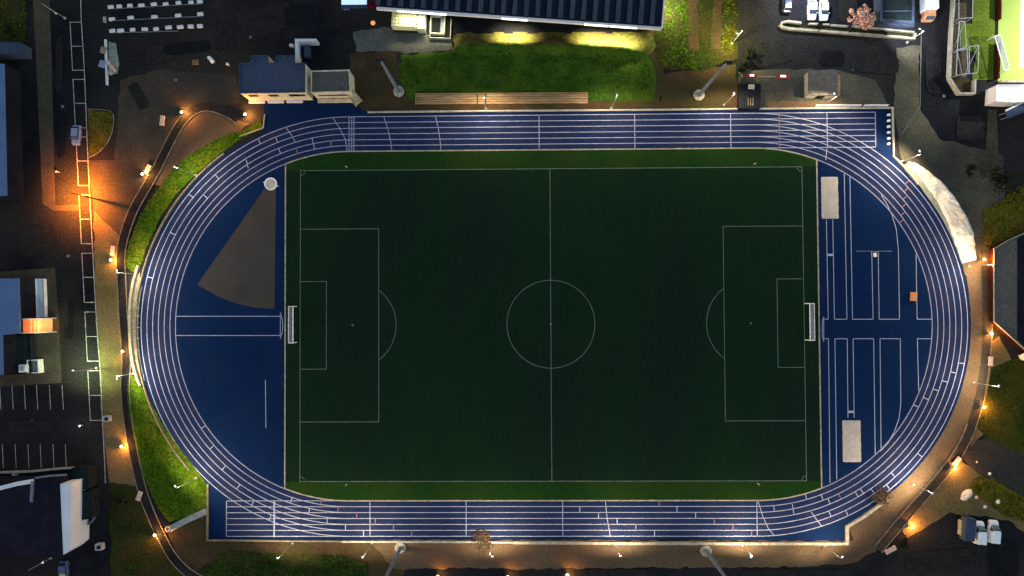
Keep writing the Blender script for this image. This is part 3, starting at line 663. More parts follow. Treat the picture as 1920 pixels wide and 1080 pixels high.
for xa, xb in ((745, 838), (940, 990), (1095, 1142), (1143, 1195)):
    a = (G(xa, 40, zg).x - P[0].x) / math.cos(ang); b = (G(xb, 40, zg).x - P[0].x) / math.cos(ang)
    lt = MB().box(((a + b) / 2, -.32, zg - .1), (b - a - .25, .12, .45)).build('strip_light', M['lit_white'], gs)
    ld = bpy.data.lights.new('strip_lamp', 'AREA'); ld.shape = 'RECTANGLE'; ld.size = b - a; ld.size_y = .3; ld.energy = 620 * (b - a) / 5 * (.2 if xa < 800 else 1); ld.color = (1, .88, .5); ld.spread = R(95)
    lo = bpy.data.objects.new('strip_lamp', ld); COL.objects.link(lo); lo.parent = gs; lo.location = ((a + b) / 2, -.45, zg - .35); lo.rotation_euler = (-R(26), 0, 0)
MB().box((LN + .35, 7.5, 4.4), (.3, 1.6, .25), bev=.03).build('wall_light', M['lit_white'], gs)
ld = bpy.data.lights.new('wall_lamp', 'AREA'); ld.size = 1.5; ld.energy = 900; ld.color = (.95, 1, .5); lo = bpy.data.objects.new('wall_lamp', ld); COL.objects.link(lo); lo.parent = gs; lo.location = (LN + .5, 6.5, 4.1); lo.rotation_euler = (0, -R(25), 0)
# glazed entrance
en = thing('entrance_porch', G(762, 45), R(-3), 'glowing yellow green glazed porch below the grandstand edge', 'porch')
MB().box((0, 0, 1.3), (4.9, 3.4, 2.6), bev=.05).build('glazing', M['lit_yellow'], en)
gb = MB()
for k in range(9): gb.box((-2.45 + k * .61, 0, 2.63), (.05, 3.4, .05))
for k in range(6): gb.box((0, -1.7 + k * .68, 2.66), (4.9, .05, .05))
gb.build('glazing_bars', M['roof_green'], en)
for x in (-2.5, 2.5): MB().box((x, 0, 1.38), (.12, 3.6, 2.76)).build('frame', M['skylight'], en)
MB().box((0, -1.85, .5), (5.2, .12, 1.0)).build('plinth', M['grass_dark'], en)
ss = thing('stairwell', G(823, 50), R(-3), 'open dark stairwell with pale railings beside the glowing porch', 'stairwell')
MB().box((.2, 0, .03), (2.6, 4.2, .22)).build('stair_floor', M['dark_metal'], ss)
fr = MB().ribbon([(-1.6, -1.9), (1.3, -1.9), (1.3, 1.9), (-1.6, 1.9)], .18, 0, 1.3, closed=True); fr.build('railing', M['skylight'], ss)
MB().ribbon([(-1.7, -1.9), (-1.7, -2.7), (2.6, -2.7), (2.6, 1.5)], .18, 0, .9).build('railing', M['concrete'], ss)
MB().box((.8, 0, .5), (.7, 3.4, .9)).build('landing', M['steel'], ss)
gl = thing('glass_door', G(793, 48), R(-3), 'pale glass doorway box between the glowing porch and stairwell', 'doorway')
MB().box((0, 0, 1.2), (1.5, 3.3, 2.4), bev=.05).build('glazing', M['skylight'], gl)
for k in range(4): MB().box((-.75 + .5 * k, 0, 1.25), (.08, 3.4, 2.5)).build('frame', M['white_metal'], gl)
# kiosk, globe lamp, blue sign
kk = thing('parasol', G(701, 19), 0, 'dark red closed parasol by the left end of the grandstand', 'parasol')
MB().tube((0, 0, 0), (0, 0, 2.6), .05).build('pole', M['dark_metal'], kk)
cn = MB(); n = 8
cn.add([((.95 - .35 * (i % 2)) * math.cos(6.283 * i / n), (1.1 - .3 * (i % 2)) * math.sin(6.283 * i / n), 2.1 + (.12 if i % 2 else 0)) for i in range(n)] + [(0, 0, 2.7)], [(i, (i + 1) % n, n) for i in range(n)]); cn.build('canopy', M['red_dark'], kk)
gl2 = thing('globe_lamp', G(702, 48), 0, 'glowing orange globe lamp on the paved apron left of the porch', 'lamp')
MB().tube((0, 0, 0), (0, 0, .9), .08).build('post', M['dark_metal'], gl2)
MB().lathe((0, 0, 1.3), [(.02, -.45), (.35, -.3), (.5, 0), (.35, .3), (.02, .45)], 14).build('globe', glow('globe_glass', (1, .33, .12), .32, (.5, .2, .1)), gl2, True)
bs = thing('lit_sign', G(664, 3, 2.6) - Vector((0, 0, 2.6)), 0, 'bright blue lit canopy sign at the top edge left of the grandstand', 'sign')
MB().box((0, 0, 2.6), (5.2, 1.3, .35), bev=.05).build('panel', M['lit_blue'], bs)
MB().box((0, -1.0, 2.5), (5.3, .7, .3)).build('valance', M['blue_metal'], bs)
for x in (-2.4, 2.4): MB().tube((x, .4, 0), (x, .4, 2.5), .07).build('post', M['dark_metal'], bs)
tb = thing('table', G(651, 19), 0, 'small pale table below the blue lit sign', 'table')
MB().box((0, 0, .74), (1.2, .7, .06)).build('table_top', M['steel'], tb)
for x in (-.5, .5):
    for y in (-.28, .28): MB().tube((x, y, 0), (x, y, .72), .03, n=6).build('leg', M['steel'], tb)

# terrace seating
zt0 = G(780, 196); zt1 = G(1102, 194)
tw = zt1.x - zt0.x; ta = math.atan2(zt1.y - zt0.y, tw)
te = thing('terrace_seating', zt0, ta, 'long weathered timber terrace seating above the top straight', 'terrace')
for k in range(4):
    for (xa, xb) in ((0, .355), (.362, .402), (.41, 1.0)):
        MB().box(((xa + xb) / 2 * tw, .2 + k * .47, .2 + k * .17), ((xb - xa) * tw, .40, .12)).build('plank_row', M['wood'], te)
MB().box((tw / 2, .9, .12), (tw, 1.7, .2)).build('base', M['soil'], te)
MB().box((tw / 2, 2.0, .5), (tw, .14, .9)).build('back_rail', M['wood'], te)
MB().box((.05, .9, .45), (.12, 2.1, .7)).build('end_rail', M['wood'], te)
# west side buildings
building('west_building', [(-80, 118), (8, 120), (13, 366), (-80, 372)], 4.5, 'roof_dark', 'roof_pale_blue', 'building with a pale blue roof cut off by the left edge', rim=0)
building('blue_shed', [(-40, 80), (39, 80), (40, 101), (-40, 102)], 3, 'roof_blue', 'roof_blue', 'small dark blue roofed shed at the left edge below the grass', cat='shed', rim=.12)
b3, L3, bb3 = building('office_building', [(-60, 524), (36, 522), (38, 625), (5, 628), (6, 702), (-60, 704)], 5, 'roof_dark', 'roof_pale_blue', 'blue roofed building at the left edge on the brown forecourt', rim=0)
b5, L5, bb5 = building('side_block', [(67.5, 523), (83, 523), (85, 594), (70, 595)], .7, 'white_wall', 'white_wall', 'narrow white roofed block beside the dark wall of the blue roofed building', cat='building', rim=.1)
b6, L6, bb6 = building('low_block', [(7, 629), (57, 628), (59, 700), (8, 702)], 1.4, 'roof_dark', 'roof_green', 'low black flat roofed block under the lit orange terrace', rim=.12)
lt = thing('lit_terrace', G(58, 611, 0) , R(1), 'glowing orange entrance terrace against the white and blue roofs', 'terrace')
ltp = G(58, 611, 4.2); lt.location = (ltp.x, ltp.y, 0)
MB().box((-1.2, 0, 2.1), (1.9, 2.7, 4.2)).build('floor', M['lit_warm'], lt)  # floor and steps glow by themselves, standing in for lamp light
for k in range(5): MB().box((-.1 + k * .34, 0, 2.05 - k * .03), (.3, 2.7, 4.1 - k * .06)).build('step', M['orange'] if k % 2 else M['lit_step'], lt)
for y in (-1.45, 1.45): MB().box((.1, y, 2.3), (4.3, .12, 4.6)).build('side_wall', M['white_wall'], lt)
MB().lathe((-1.9, 0, 4.7), [(.02, -.3), (.25, -.15), (.3, 0), (.2, .2), (.02, .3)], 10).build('lamp_globe', M['lamp_white'], lt, True)
def acunit(px, py, z, label, w=1.6, d=1.6):
    t = thing('rooftop_unit', G(px, py, z), R(2), label, 'rooftop unit')
    MB().box((0, 0, .5), (w, d, 1.0), bev=.08).build('casing', M['white_metal'], t)
    MB().lathe((0, 0, 1.0), [(min(w, d) * .33, 0), (min(w, d) * .33, .06), (min(w, d) * .3, .06)], 16).build('fan_grille', M['bin'], t)
acunit(48, 690, 1.4, 'white square unit on the low black roof', 1.5, 1.6)
a2 = thing('plant_enclosure', G(71, 686), R(2), 'white framed dark grille enclosure right of the low black roof', 'enclosure')
MB().box((0, 0, .6), (1.9, 2.1, 1.2)).build('grille', M['bin'], a2)
MB().ribbon([(-1.1, -1.3), (1.2, -1.3), (1.1, 1.3), (-1.1, 1.3)], .2, 0, 1.5, closed=True).build('frame', M['white_metal'], a2)
for k in range(6): MB().box((-.8 + k * .32, 0, 1.24), (.07, 2.0, .06)).build('slat', M['dark_metal'], a2)
# southwest building
b7, L7, bb7 = building('southwest_hall', [(-60, 905), (42, 905), (110, 898), (116, 1040), (-60, 1046)], 6, 'roof_dark', 'roof_dark', 'large dark flat roofed hall in the bottom left corner', cat='hall', rim=0)
swa = MB().prism(GP([(0, 0)]) if 0 else [G(112, 908, 6), G(133, 906, 6), G(131, 1030, 6), G(118, 1041, 6)], .2, 5.9)
tag(swa.build('side_canopy', M['white_wall']), 'tall pale lilac canopy strip along the dark hall side', 'canopy')
tag(MB().ribbon([G(-10, 918, 6.5), G(30, 908, 6.5), G(60, 903, 6.5)], .8, 5.95, 6.3).build('roof_fin', M['white_wall']), 'curved white fin along the top edge of the dark hall roof', 'fin')
tag(MB().ribbon([G(59, 903, 6.5), G(57, 942, 6.5)], .5, 6.02, 6.4).build('roof_duct', M['steel']), 'short white duct on the dark hall roof', 'duct')
tag(MB().ribbon([G(64, 897, 6.5), G(90, 893, 6.5), G(122, 891, 6.5)], .35, 6.02, 6.3).build('roof_rail', M['steel']), 'grey rail along the upper edge of the dark hall roof', 'rail')
tag(MB().ribbon(GP([(-10, 885), (60, 883), (110, 878), (140, 876)]), .3, 0, .9).build('hall_wall', M['concrete']), 'thin pale wall below the parking bays at bottom left', 'wall')
tag(MB().box(G(32, 891) + Vector((0, 0, .4)), (1.0, 2.0, .8)).build('wall_pier', M['concrete']), 'pale pier between the thin wall and the dark hall', 'pier')
for i, (pp, lb) in enumerate((([(136, 877), (166, 876), (167, 916), (137, 918)], 'dark flat roofed container beside the road, upper one'), ([(136, 922), (172, 920), (173, 972), (137, 976)], 'dark flat roofed container beside the road, lower one'))):
    building('container', pp, 2.6, 'dark_metal', 'roof_green', lb, 'container', rim=.08)
tag(MB().ribbon(GP([(171, 876), (171, 915), (178, 917), (180, 970), (172, 980), (150, 984)]), .16, 0, 1).build('railing', M['steel']), 'thin grey railing around the two dark containers', 'railing')
def ubox(px, py, label, s=1.3, m='bin'):
    t = thing('utility_cabinet', G(px, py), R(3), label, 'cabinet')
    MB().box((0, 0, .5), (s, s * .9, 1.0), bev=.06).build('casing', M[m], t)
    MB().box((.1, 0, 1.03), (s * .55, s * .5, .06)).build('lid', M['dark_metal'] if m == 'bin' else M['steel'], t)
ubox(204, 784, 'square pale cabinet on the verge beside the road line'); ubox(190, 1023, 'square grey cabinet near the lower end of the road', 1.5)
# east building
b8, L8, bb8 = building('east_building', [(1863, 466), (1890, 450), (1990, 405), (1990, 700), (1920, 655), (1863, 603)], 1.5, 'red_wall', 'roof_grey', 'grey roofed building with a red brown wall at the right edge', rim=.12, rimm='concrete')
MB().prism([shrink(p_, 1.6) - bb8 for p_ in [(1908, 447), (1985, 412), (1985, 690), (1922, 650), (1908, 636)]], 1.51, 1.62).build('roof_shade', M['roof_dark'], b8)  # dark sheet painted in for the unlit part of the roof
# car park shelter, sheds
b9, L9, bb9 = building('shelter', [(1650, -20), (1712, -20), (1711, 42), (1652, 38)], 2.6, 'blue_metal', 'roof_green', 'dark shelter roof with blue grey edging in the northern car park', 'shelter', rim=.5, rimm='blue_metal')
for y in (-1.2, 1.6): MB().box((0, y, 2.63), (6.6, .1, .06)).build('roof_seam', M['steel'], b9)
tag(MB().prism(GP([(1640, 38), (1706, 46), (1706, 56), (1640, 51)]), 0, 1.6).build('low_canopy', M['blue_metal']), 'blue grey low canopy under the dark shelter', 'canopy')
sh = thing('shed', G(1533, 163), R(-1), 'equipment shed with a ridged grey roof lit tan on its right slope', 'shed')
MB().box((0, 0, 1.1), (5.6, 4.9, 2.2)).build('wall', M['concrete'], sh)
rr = MB(); rr.add([(-3, -2.6, 2.2), (.7, -2.6, 3.0), (3, -2.6, 2.2), (-3, 2.6, 2.2), (.7, 2.6, 3.0), (3, 2.6, 2.2)], [(0, 1, 4, 3), (1, 2, 5, 4), (0, 2, 1), (3, 4, 5)]); rr.build('roof', M['roof_grey'], sh)
MB().box((0, -2.5, 1.0), (1.6, .08, 1.9)).build('door', M['dark_metal'], sh)
tag(MB().box(G(1564, 165) + Vector((0, 0, .9)), (.8, 4.2, 1.8), bev=.05).build('locker', M['wood']), 'narrow brown locker just right of the equipment shed', 'locker')
gn = thing('generator', G(1402, 184), R(-2), 'black generator container with a beige hatch beside the top straight', 'generator')
MB().box((0, 0, .7), (4.4, 5.2, 1.4), bev=.1).build('body', M['dark_metal'], gn)
MB().box((.2, 1.9, 1.5), (1.2, .9, .25), bev=.05).build('hatch', M['cream_wall'], gn)
for k in range(3): MB().box((-.4 + k * .5, -1.2, 1.45), (.12, 1.6, .12)).build('pipe', M['kerb_dark'], gn)
br = thing('barrier', G(1396, 146), R(-2), 'entrance barrier beam with two red lit signs', 'barrier')
MB().tube((0, 0, 1.1), (8.2, 0, 1.1), .09).build('beam', M['kerb'], br)
for x, w_ in ((1.0, 2.2), (7.4, 2.8)):
    f = MB().box((x, 0, 1.3), (w_, .5, .5), bev=.05).build('sign_box', M['red'], br)
    MB().box((x, 0, 1.58), (w_ * .4, .42, .1), bev=.02).build('lit_panel', M['lit_sign_red'], f)
for x in (.1, 8.2): MB().tube((x, 0, 0), (x, 0, 1.1), .1).build('post', M['dark_metal'], br)
def board(px0, px1, py, label):
    a, b = G(px0, py), G(px1, py); t = thing('advertising_board', (a + b) / 2, math.atan2(b.y - a.y, b.x - a.x), label, 'board', 'boards behind the top straight'); l = (b - a).length
    e = MB().add([(-l / 2, .2, .05), (l / 2, .2, .05), (l / 2, .48, .95), (-l / 2, .48, .95), (-l / 2, .26, .03), (l / 2, .26, .03), (l / 2, .54, .93), (-l / 2, .54, .93)], [(0, 1, 2, 3), (7, 6, 5, 4), (3, 2, 6, 7), (0, 3, 7, 4), (1, 5, 6, 2)]); e.build('panel', M['white_wall'], t)
    for k in range(3): MB().box((-l / 2 + l * (k + .5) / 3, .6, .3), (.08, .3, .6)).build('stay', M['steel'], t)
board(1527, 1612, 203, 'longer white board standing behind the top straight near its right end'); board(1617, 1662, 203, 'shorter white board standing behind the top straight near its right end')

# ---------------------------------------------------------------- field equipment
def goal(px, py, rz, label, w=7.5, d=1.35, h=2.44, netm='net'):
    t = thing('football_goal', G(px, py), rz, label, 'goal', 'full size football goals')
    for s_ in (-1, 1):
        MB().tube((0, s_ * w / 2, 0), (0, s_ * w / 2, h), .09).build('post', M['white_metal'], t)
        MB().tube((0, s_ * w / 2, h), (d, s_ * w / 2, h * .96), .07).build('side_arm', M['white_metal'], t)
        MB().tube((d, s_ * w / 2, h * .96), (d + .3, s_ * w / 2, 0), .06).build('stanchion', M['white_metal'], t)
    MB().tube((0, -w / 2 - .06, h), (0, w / 2 + .06, h), .1).build('crossbar', M['white_metal'], t)
    MB().tube((d, -w / 2 - .06, h * .96), (d, w / 2 + .06, h * .96), .08).build('rear_bar', M['white_metal'], t)
    nt = MB(); nn = 42
    for i in range(nn + 1):
        y = -w / 2 + w * i / nn; nt.ribbon([(0.05, y), (d, y)], .035, h - .05 - .02); nt.add([(d, y - .02, h * .94), (d, y + .02, h * .94), (d + .3, y + .02, .02), (d + .3, y - .02, .02)], [(0, 1, 2, 3)])
    for i in range(8): x = d * i / 8; nt.ribbon([(x, -w / 2), (x, w / 2)], .035, h - .075)
    for i in range(8):
        z = h * .94 * i / 8; x = d + .3 * (1 - i / 8); nt.add([(x, -w / 2, z), (x, w / 2, z), (x, w / 2, z + .04), (x, -w / 2, z + .04)], [(0, 1, 2, 3)])
    nt.build('net', M[netm], t)
goal(557, 608, R(180), 'white football goal at the left end of the pitch', d=.95)
goal(1509, 603, R(0), 'white football goal at the right end of the pitch', d=.95)
goal(1858, 108, R(14), 'white football goal standing beside the bright lime pitch', 7.3, 1.2)
# shot put circle and sector
structure(MB().sheet(GP([(517.5, 352), (515, 579), (480, 577), (445, 570), (410, 556), (370, 534), (495, 356)]), zt + .012).build('throwing_sector', M['sector']))
sc = thing('shot_put_circle', G(508, 345) + Vector((0, 0, zt)), 0, 'round pale shot put circle at the tip of the grey throwing sector', 'throwing circle')
rg = MB(); c_ = [(1.2 * math.cos(6.2832 * i / 40), 1.2 * math.sin(6.2832 * i / 40)) for i in range(40)]; rg.ribbon(c_, .3, .02, .1, closed=True); rg.build('rim', M['white_paint'], sc)
MB().lathe((0, 0, 0), [(1.12, .02), (1.1, .04)], 32).build('slab', M['sand'], sc)
MB().ribbon([(1.3, -.45), (1.7, -.55)], .12, .02, .1).build('side_mark', M['white_paint'], sc); MB().ribbon([(-1.3, .3), (-1.6, .35)], .12, .02, .1).build('side_mark', M['white_paint'], sc)
# sand pits
def pit(poly, label):
    P = GP(poly); c = sum(P, Vector()) / len(P); t = thing('sand_pit', (c.x, c.y, 0), 0, label, 'sand pit')
    L_ = [p - c for p in P]; x0 = min(l.x for l in L_); x1 = max(l.x for l in L_); y0 = min(l.y for l in L_); y1 = max(l.y for l in L_)
    mb = MB(); nx, ny = 14, 34
    rnd = random.Random(5)
    for j in range(ny + 1):
        for i in range(nx + 1):
            ex = .09 * noise(Vector((j * .4, i * .1, c.x))); x = x0 + (x1 - x0) * i / nx + (ex if i in (0, nx) else 0); y = y0 + (y1 - y0) * j / ny
            if j in (0, ny): y += .08 * noise(Vector((i * .5, 3, c.x))); x *= .95
            mb.v.append((x, y, zt + .02 + (0 if i in (0, nx) or j in (0, ny) else .05 + .09 * noise(Vector((x * 1.6, y * 1.6, c.x))))))
    for j in range(ny):
        for i in range(nx): a = j * (nx + 1) + i; mb.f.append((a, a + 1, a + nx + 2, a + nx + 1))
    mb.build('sand', M['sand'], t, True)
pit([(1539, 332), (1570, 332), (1572, 410), (1541, 410)], 'long jump sand pit near the upper right corner of the pitch')
pit([(1584, 788), (1606, 788), (1613, 795), (1612, 866), (1580, 864), (1580, 792)], 'long jump sand pit near the lower right corner of the pitch')
vb = thing('vault_box', G(1640, 478) + Vector((0, 0, zt)), 0, 'small white pole vault box at the top of its runway', 'vault box')
MB().box((0, 0, .05), (.7, .8, .1), bev=.03).build('box', M['white_metal'], vb); MB().ribbon([(-.7, -.6), (-.7, .7), (.7, .7), (.7, -.6)], .1, .02, .06).build('edging', M['concrete'], vb)
jb = thing('equipment_bench', G(1710, 556) + Vector((0, 0, zt)), R(-4), 'small orange brown wooden bench box standing on the blue infield', 'bench')
MB().box((0, 0, .5), (.95, 1.8, .9), bev=.1).build('box', M['orange'], jb); MB().box((.56, 0, .35), (.2, 1.7, .7)).build('red_side', M['red'], jb)
for i, y in enumerate((216, 227, 238, 249, 260, 270)):
    t = thing('lane_marker', G(1665, y) + Vector((0, 0, zt - .004)), 0, 'white lane marker box behind the sprint start, %s from the top' % ['first', 'second', 'third', 'fourth', 'fifth', 'sixth'][i], 'marker', 'lane markers at the right end of the top straight')
    MB().box((0, 0, .2), (.6, .45, .4), bev=.08).build('marker_body', M['white_metal'], t)
for i, (x, y, lb) in enumerate(((651, 907, 'small post on the lower pitch margin, left'), (1420, 906, 'small post on the lower pitch margin, right'), (651, 314, 'small post on the upper pitch margin, left'), (1413, 308, 'small post on the upper pitch margin, right'))):
    t = thing('marker_post', G(x, y) + Vector((0, 0, zt)), 0, lb, 'post', 'posts along the pitch margins'); MB().tube((0, 0, 0), (0, 0, 1.2), .07, .05, 8).build('post', M['white_metal'], t)
# crumpled sheeting on the eastern bank
outer = smooth([(1702, 303), (1722, 309), (1745, 327), (1768, 346), (1788, 370), (1804, 395), (1816, 418), (1824, 440), (1826, 465), (1830, 487)], 6)
inner = smooth([(1702, 305), (1712, 318), (1728, 338), (1745, 362), (1757, 380), (1770, 405), (1780, 428), (1788, 450), (1796, 472), (1804, 494)], 6)
mb = MB(); n1 = len(outer); W_ = 12
for i in range(n1):
    a = G(*outer[i]); b = G(*inner[i])
    for k in range(W_ + 1):
        p = b.lerp(a, k / W_); e = min(1, k / 2, (W_ - k) / 2 + .2, i / 3 + .2, (n1 - 1 - i) / 3 + .2)
        h = .25 + .9 * k / W_ * min(1, i / 10) + .7 * noise(Vector((p.x * .6, p.y * .6, 1))) + .4 * noise(Vector((p.x * 1.7, p.y * 1.7, 4)))
        mb.v.append((p.x + .25 * noise(Vector((i * .4, 0, 9))), p.y, .12 + max(0, h) * e * .7))
for i in range(n1 - 1):
    for k in range(W_): q = i * (W_ + 1) + k; mb.f.append((q, q + 1, q + W_ + 2, q + W_ + 1))
tag(mb.build('white_sheeting', M['sheeting']), 'crumpled whitish sheeting spread on the bank outside the eastern bend', 'sheeting')
structure(MB().sheet(GP([(1690, 312), (1702, 305), (1712, 318), (1728, 338), (1745, 362), (1757, 380), (1770, 405), (1780, 428), (1788, 450), (1796, 472), (1804, 494), (1795, 480), (1780, 440), (1755, 394), (1725, 350)]), .088).build('gravel_margin', M['gravel']))

# ---------------------------------------------------------------- lime pitch and compound
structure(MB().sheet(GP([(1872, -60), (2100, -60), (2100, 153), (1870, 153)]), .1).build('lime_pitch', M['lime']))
lp = bpy.data.objects['lime_pitch']
MB().ribbon(GP([(1917, -60), (1914, 124), (2050, 124)]), .6, .108).build('pitch_markings', M['white_paint'], lp)
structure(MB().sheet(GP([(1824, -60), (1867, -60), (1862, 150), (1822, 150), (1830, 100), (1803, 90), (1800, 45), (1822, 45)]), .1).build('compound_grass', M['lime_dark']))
tag(MB().ribbon(GP([(1869.5, -60), (1868, 40)]), .4, 0, 1.2).build('fence_panel', M['red_wall']), 'brown fence panel beside the lime pitch, upper piece', 'fence')
tag(MB().ribbon(GP([(1867, 84), (1865, 150)]), .4, 0, 1.2).build('fence_panel', M['red_wall']), 'brown fence panel beside the lime pitch, lower piece', 'fence')
tag(MB().ribbon(GP([(1872, 154.5), (2050, 156)]), .35, 0, .8).build('pitch_wall', M['kerb']), 'pale low wall along the bottom edge of the lime pitch', 'wall')
def frame(pts, label, mid=(), h=1.8):
    P = GP(pts); c = sum(P, Vector()) / len(P); t = thing('stored_frame', (c.x, c.y, 0), 0, label, 'goal frame', 'frames stored in the compound')
    for i in range(len(P)):
        a, b = P[i] - c, P[(i + 1) % len(P)] - c; up = Vector((0, 0, h))
        MB().tube(a + up, b + up, .07, n=8).build('bar', M['frame_grey'], t); MB().tube(a, a + up, .05, n=8).build('upright', M['frame_grey'], t)
    for u, v in mid:
        MB().tube(P[u] - c + Vector((0, 0, h)), P[v] - c + Vector((0, 0, .1)), .05, n=8).build('brace', M['frame_grey'], t)
frame([(1787, -8), (1813, -8), (1812, 40), (1787, 42)], 'large pale steel frame at the top of the compound')
frame([(1788, 47), (1798, 47), (1801, 94), (1784, 100)], 'narrow slanted steel frame in the middle of the compound', ((0, 2), (1, 3)))
frame([(1784, 102), (1802, 97), (1804, 143), (1782, 147)], 'squarish steel frame at the lower left of the compound', ((0, 2),))
frame([(1806, 94), (1824, 91), (1822, 142), (1806, 144)], 'steel frame at the lower right of the compound', ((1, 3),))
structure(MB().sheet(GP([(1779, 5), (1812, 5), (1812, 148), (1776, 148)]), .092).build('compound_floor', M['paving']))
structure(MB().sheet(GP([(1779, 149), (1818, 149), (1818, 175), (1795, 175), (1779, 155)]), .093).build('compound_soil', M['soil']))
building('white_stand', [(1868, 160), (1990, 160), (1990, 196), (1925, 190), (1900, 192), (1866, 190)], 3, 'white_wall', 'white_wall', 'brightly lit white roofed stand below the lime pitch', 'stand', rim=.15)
aw_ = thing('awning', G(1900, 208), R(20), 'blue grey slanted awning with pale edge at the right edge', 'awning')
MB().prism([(-3.3, -1.1), (5, -1.1), (5, 1.2), (-3.6, .3)], 2.2, 2.5).build('fabric', M['roof_blue'], aw_)
MB().ribbon([(-3.4, .55), (5, 1.45)], .35, 2.3, 2.6).build('edge', M['white_wall'], aw_)
for x, y in ((-3.1, -.8), (-3.1, .2), (4, -.8), (4, 1)): MB().tube((x, y, 0), (x, y, 2.2), .08).build('post', M['steel'], aw_)
plant('shrub', 1889, 188, 1.2, 1.4, 260, 'twig', 'brown bush in front of the bright white stand', 'shrub', 77, .3)

# ---------------------------------------------------------------- parking blocks
ordn = ['first', 'second', 'third', 'fourth', 'fifth', 'sixth', 'seventh', 'eighth', 'ninth']
rows = {'top': [(209, 14), (225, 12.5), (245, 11), (267, 10.5), (290, 9), (311, 8), (336, 6), (359, 5), (376, 4)],
        'middle': [(211, 36.5), (246, 34), (290, 32), (335, 29.5), (376, 27)],
        'bottom': [(212, 59), (228, 58.5), (250, 56.5), (273, 55), (294, 55), (317, 52.5), (339, 51), (359, 50), (376, 49)]}
blk = None
for rn, pts in rows.items():
    for i, (x, y) in enumerate(pts):
        lb = 'white painted concrete block in the dark northwest car park, %s row, %s from left' % (rn, ordn[i])
        if blk is None:
            blk = thing('concrete_block', G(x, y), R(4), lb, 'block', 'white blocks in the northwest car park')
            MB().box((0, 0, .2), (1.2, .7, .4), bev=.06).build('block', M['white_paint'], blk); MB().box((0, 0, .42), (.5, .2, .04)).build('lifting_slot', M['white_wall'], blk)
            kids = [o for o in COL.objects if o.parent == blk]
        else:
            c = blk.copy(); COL.objects.link(c); c.location = G(x, y) + Vector((random.uniform(-.08, .08), random.uniform(-.06, .06), 0)); c.rotation_euler = (0, 0, R(4 + random.uniform(-5, 5))); q = random.uniform(.85, 1.12); c.scale = (q, random.uniform(.9, 1.1), 1); c['label'] = lb
            for kd in kids: d_ = kd.copy(); COL.objects.link(d_); d_.parent = c
for nm, a, b in (('upper', (205, 17.5), (380, 7.5)), ('middle', (205, 39.5), (382, 31)), ('lower', (207, 62), (335, 58.5))):
    tag(MB().ribbon(GP([a, b]), .1, 0, .25).build('guide_rail', M['steel']), 'thin grey guide rail along the %s row of white blocks' % nm, 'rail')
kerb('bollard_wall', [(198, 33), (198, 43)], .5, .5, 'concrete', 'short pale slab at the left end of the middle block row', 'slab')
# rubble by the white pole
tag(MB().ribbon(GP([(199, 75), (202, 160)]), .4, 0, .35).build('white_beam', M['white_wall']), 'long white beam lying beside the rubble heap', 'beam')
for i, (x, y, w_, d_, a, lb, m_) in enumerate([(207, 122, 2.3, .5, 60, 'pinkish plank leaning on the long white beam', 'bench'), (213, 128, 1.8, .4, 55, 'second pinkish plank beside the first by the long white beam', 'bench'), (194, 121, 1.3, 1.5, 20, 'pale blue slab left of the long white beam', 'car_silver'), (208, 136, 1.0, 1.0, 30, 'squat pale rubble piece right of the long white beam', 'concrete'), (196, 95, 1.2, 1.4, 10, 'brownish slab left of the upper end of the long white beam', 'kerb_dark')]):
    tag(MB().box(G(x, y) + Vector((0, 0, .3)), (w_, d_, .5), R(-a), .08).build('rubble_piece', M[m_]), lb, 'rubble')
structure(MB().sheet(GP([(204, 78), (218, 82), (224, 120), (221, 138), (205, 142)]), .1).build('rubble_bed', M['gravel']))

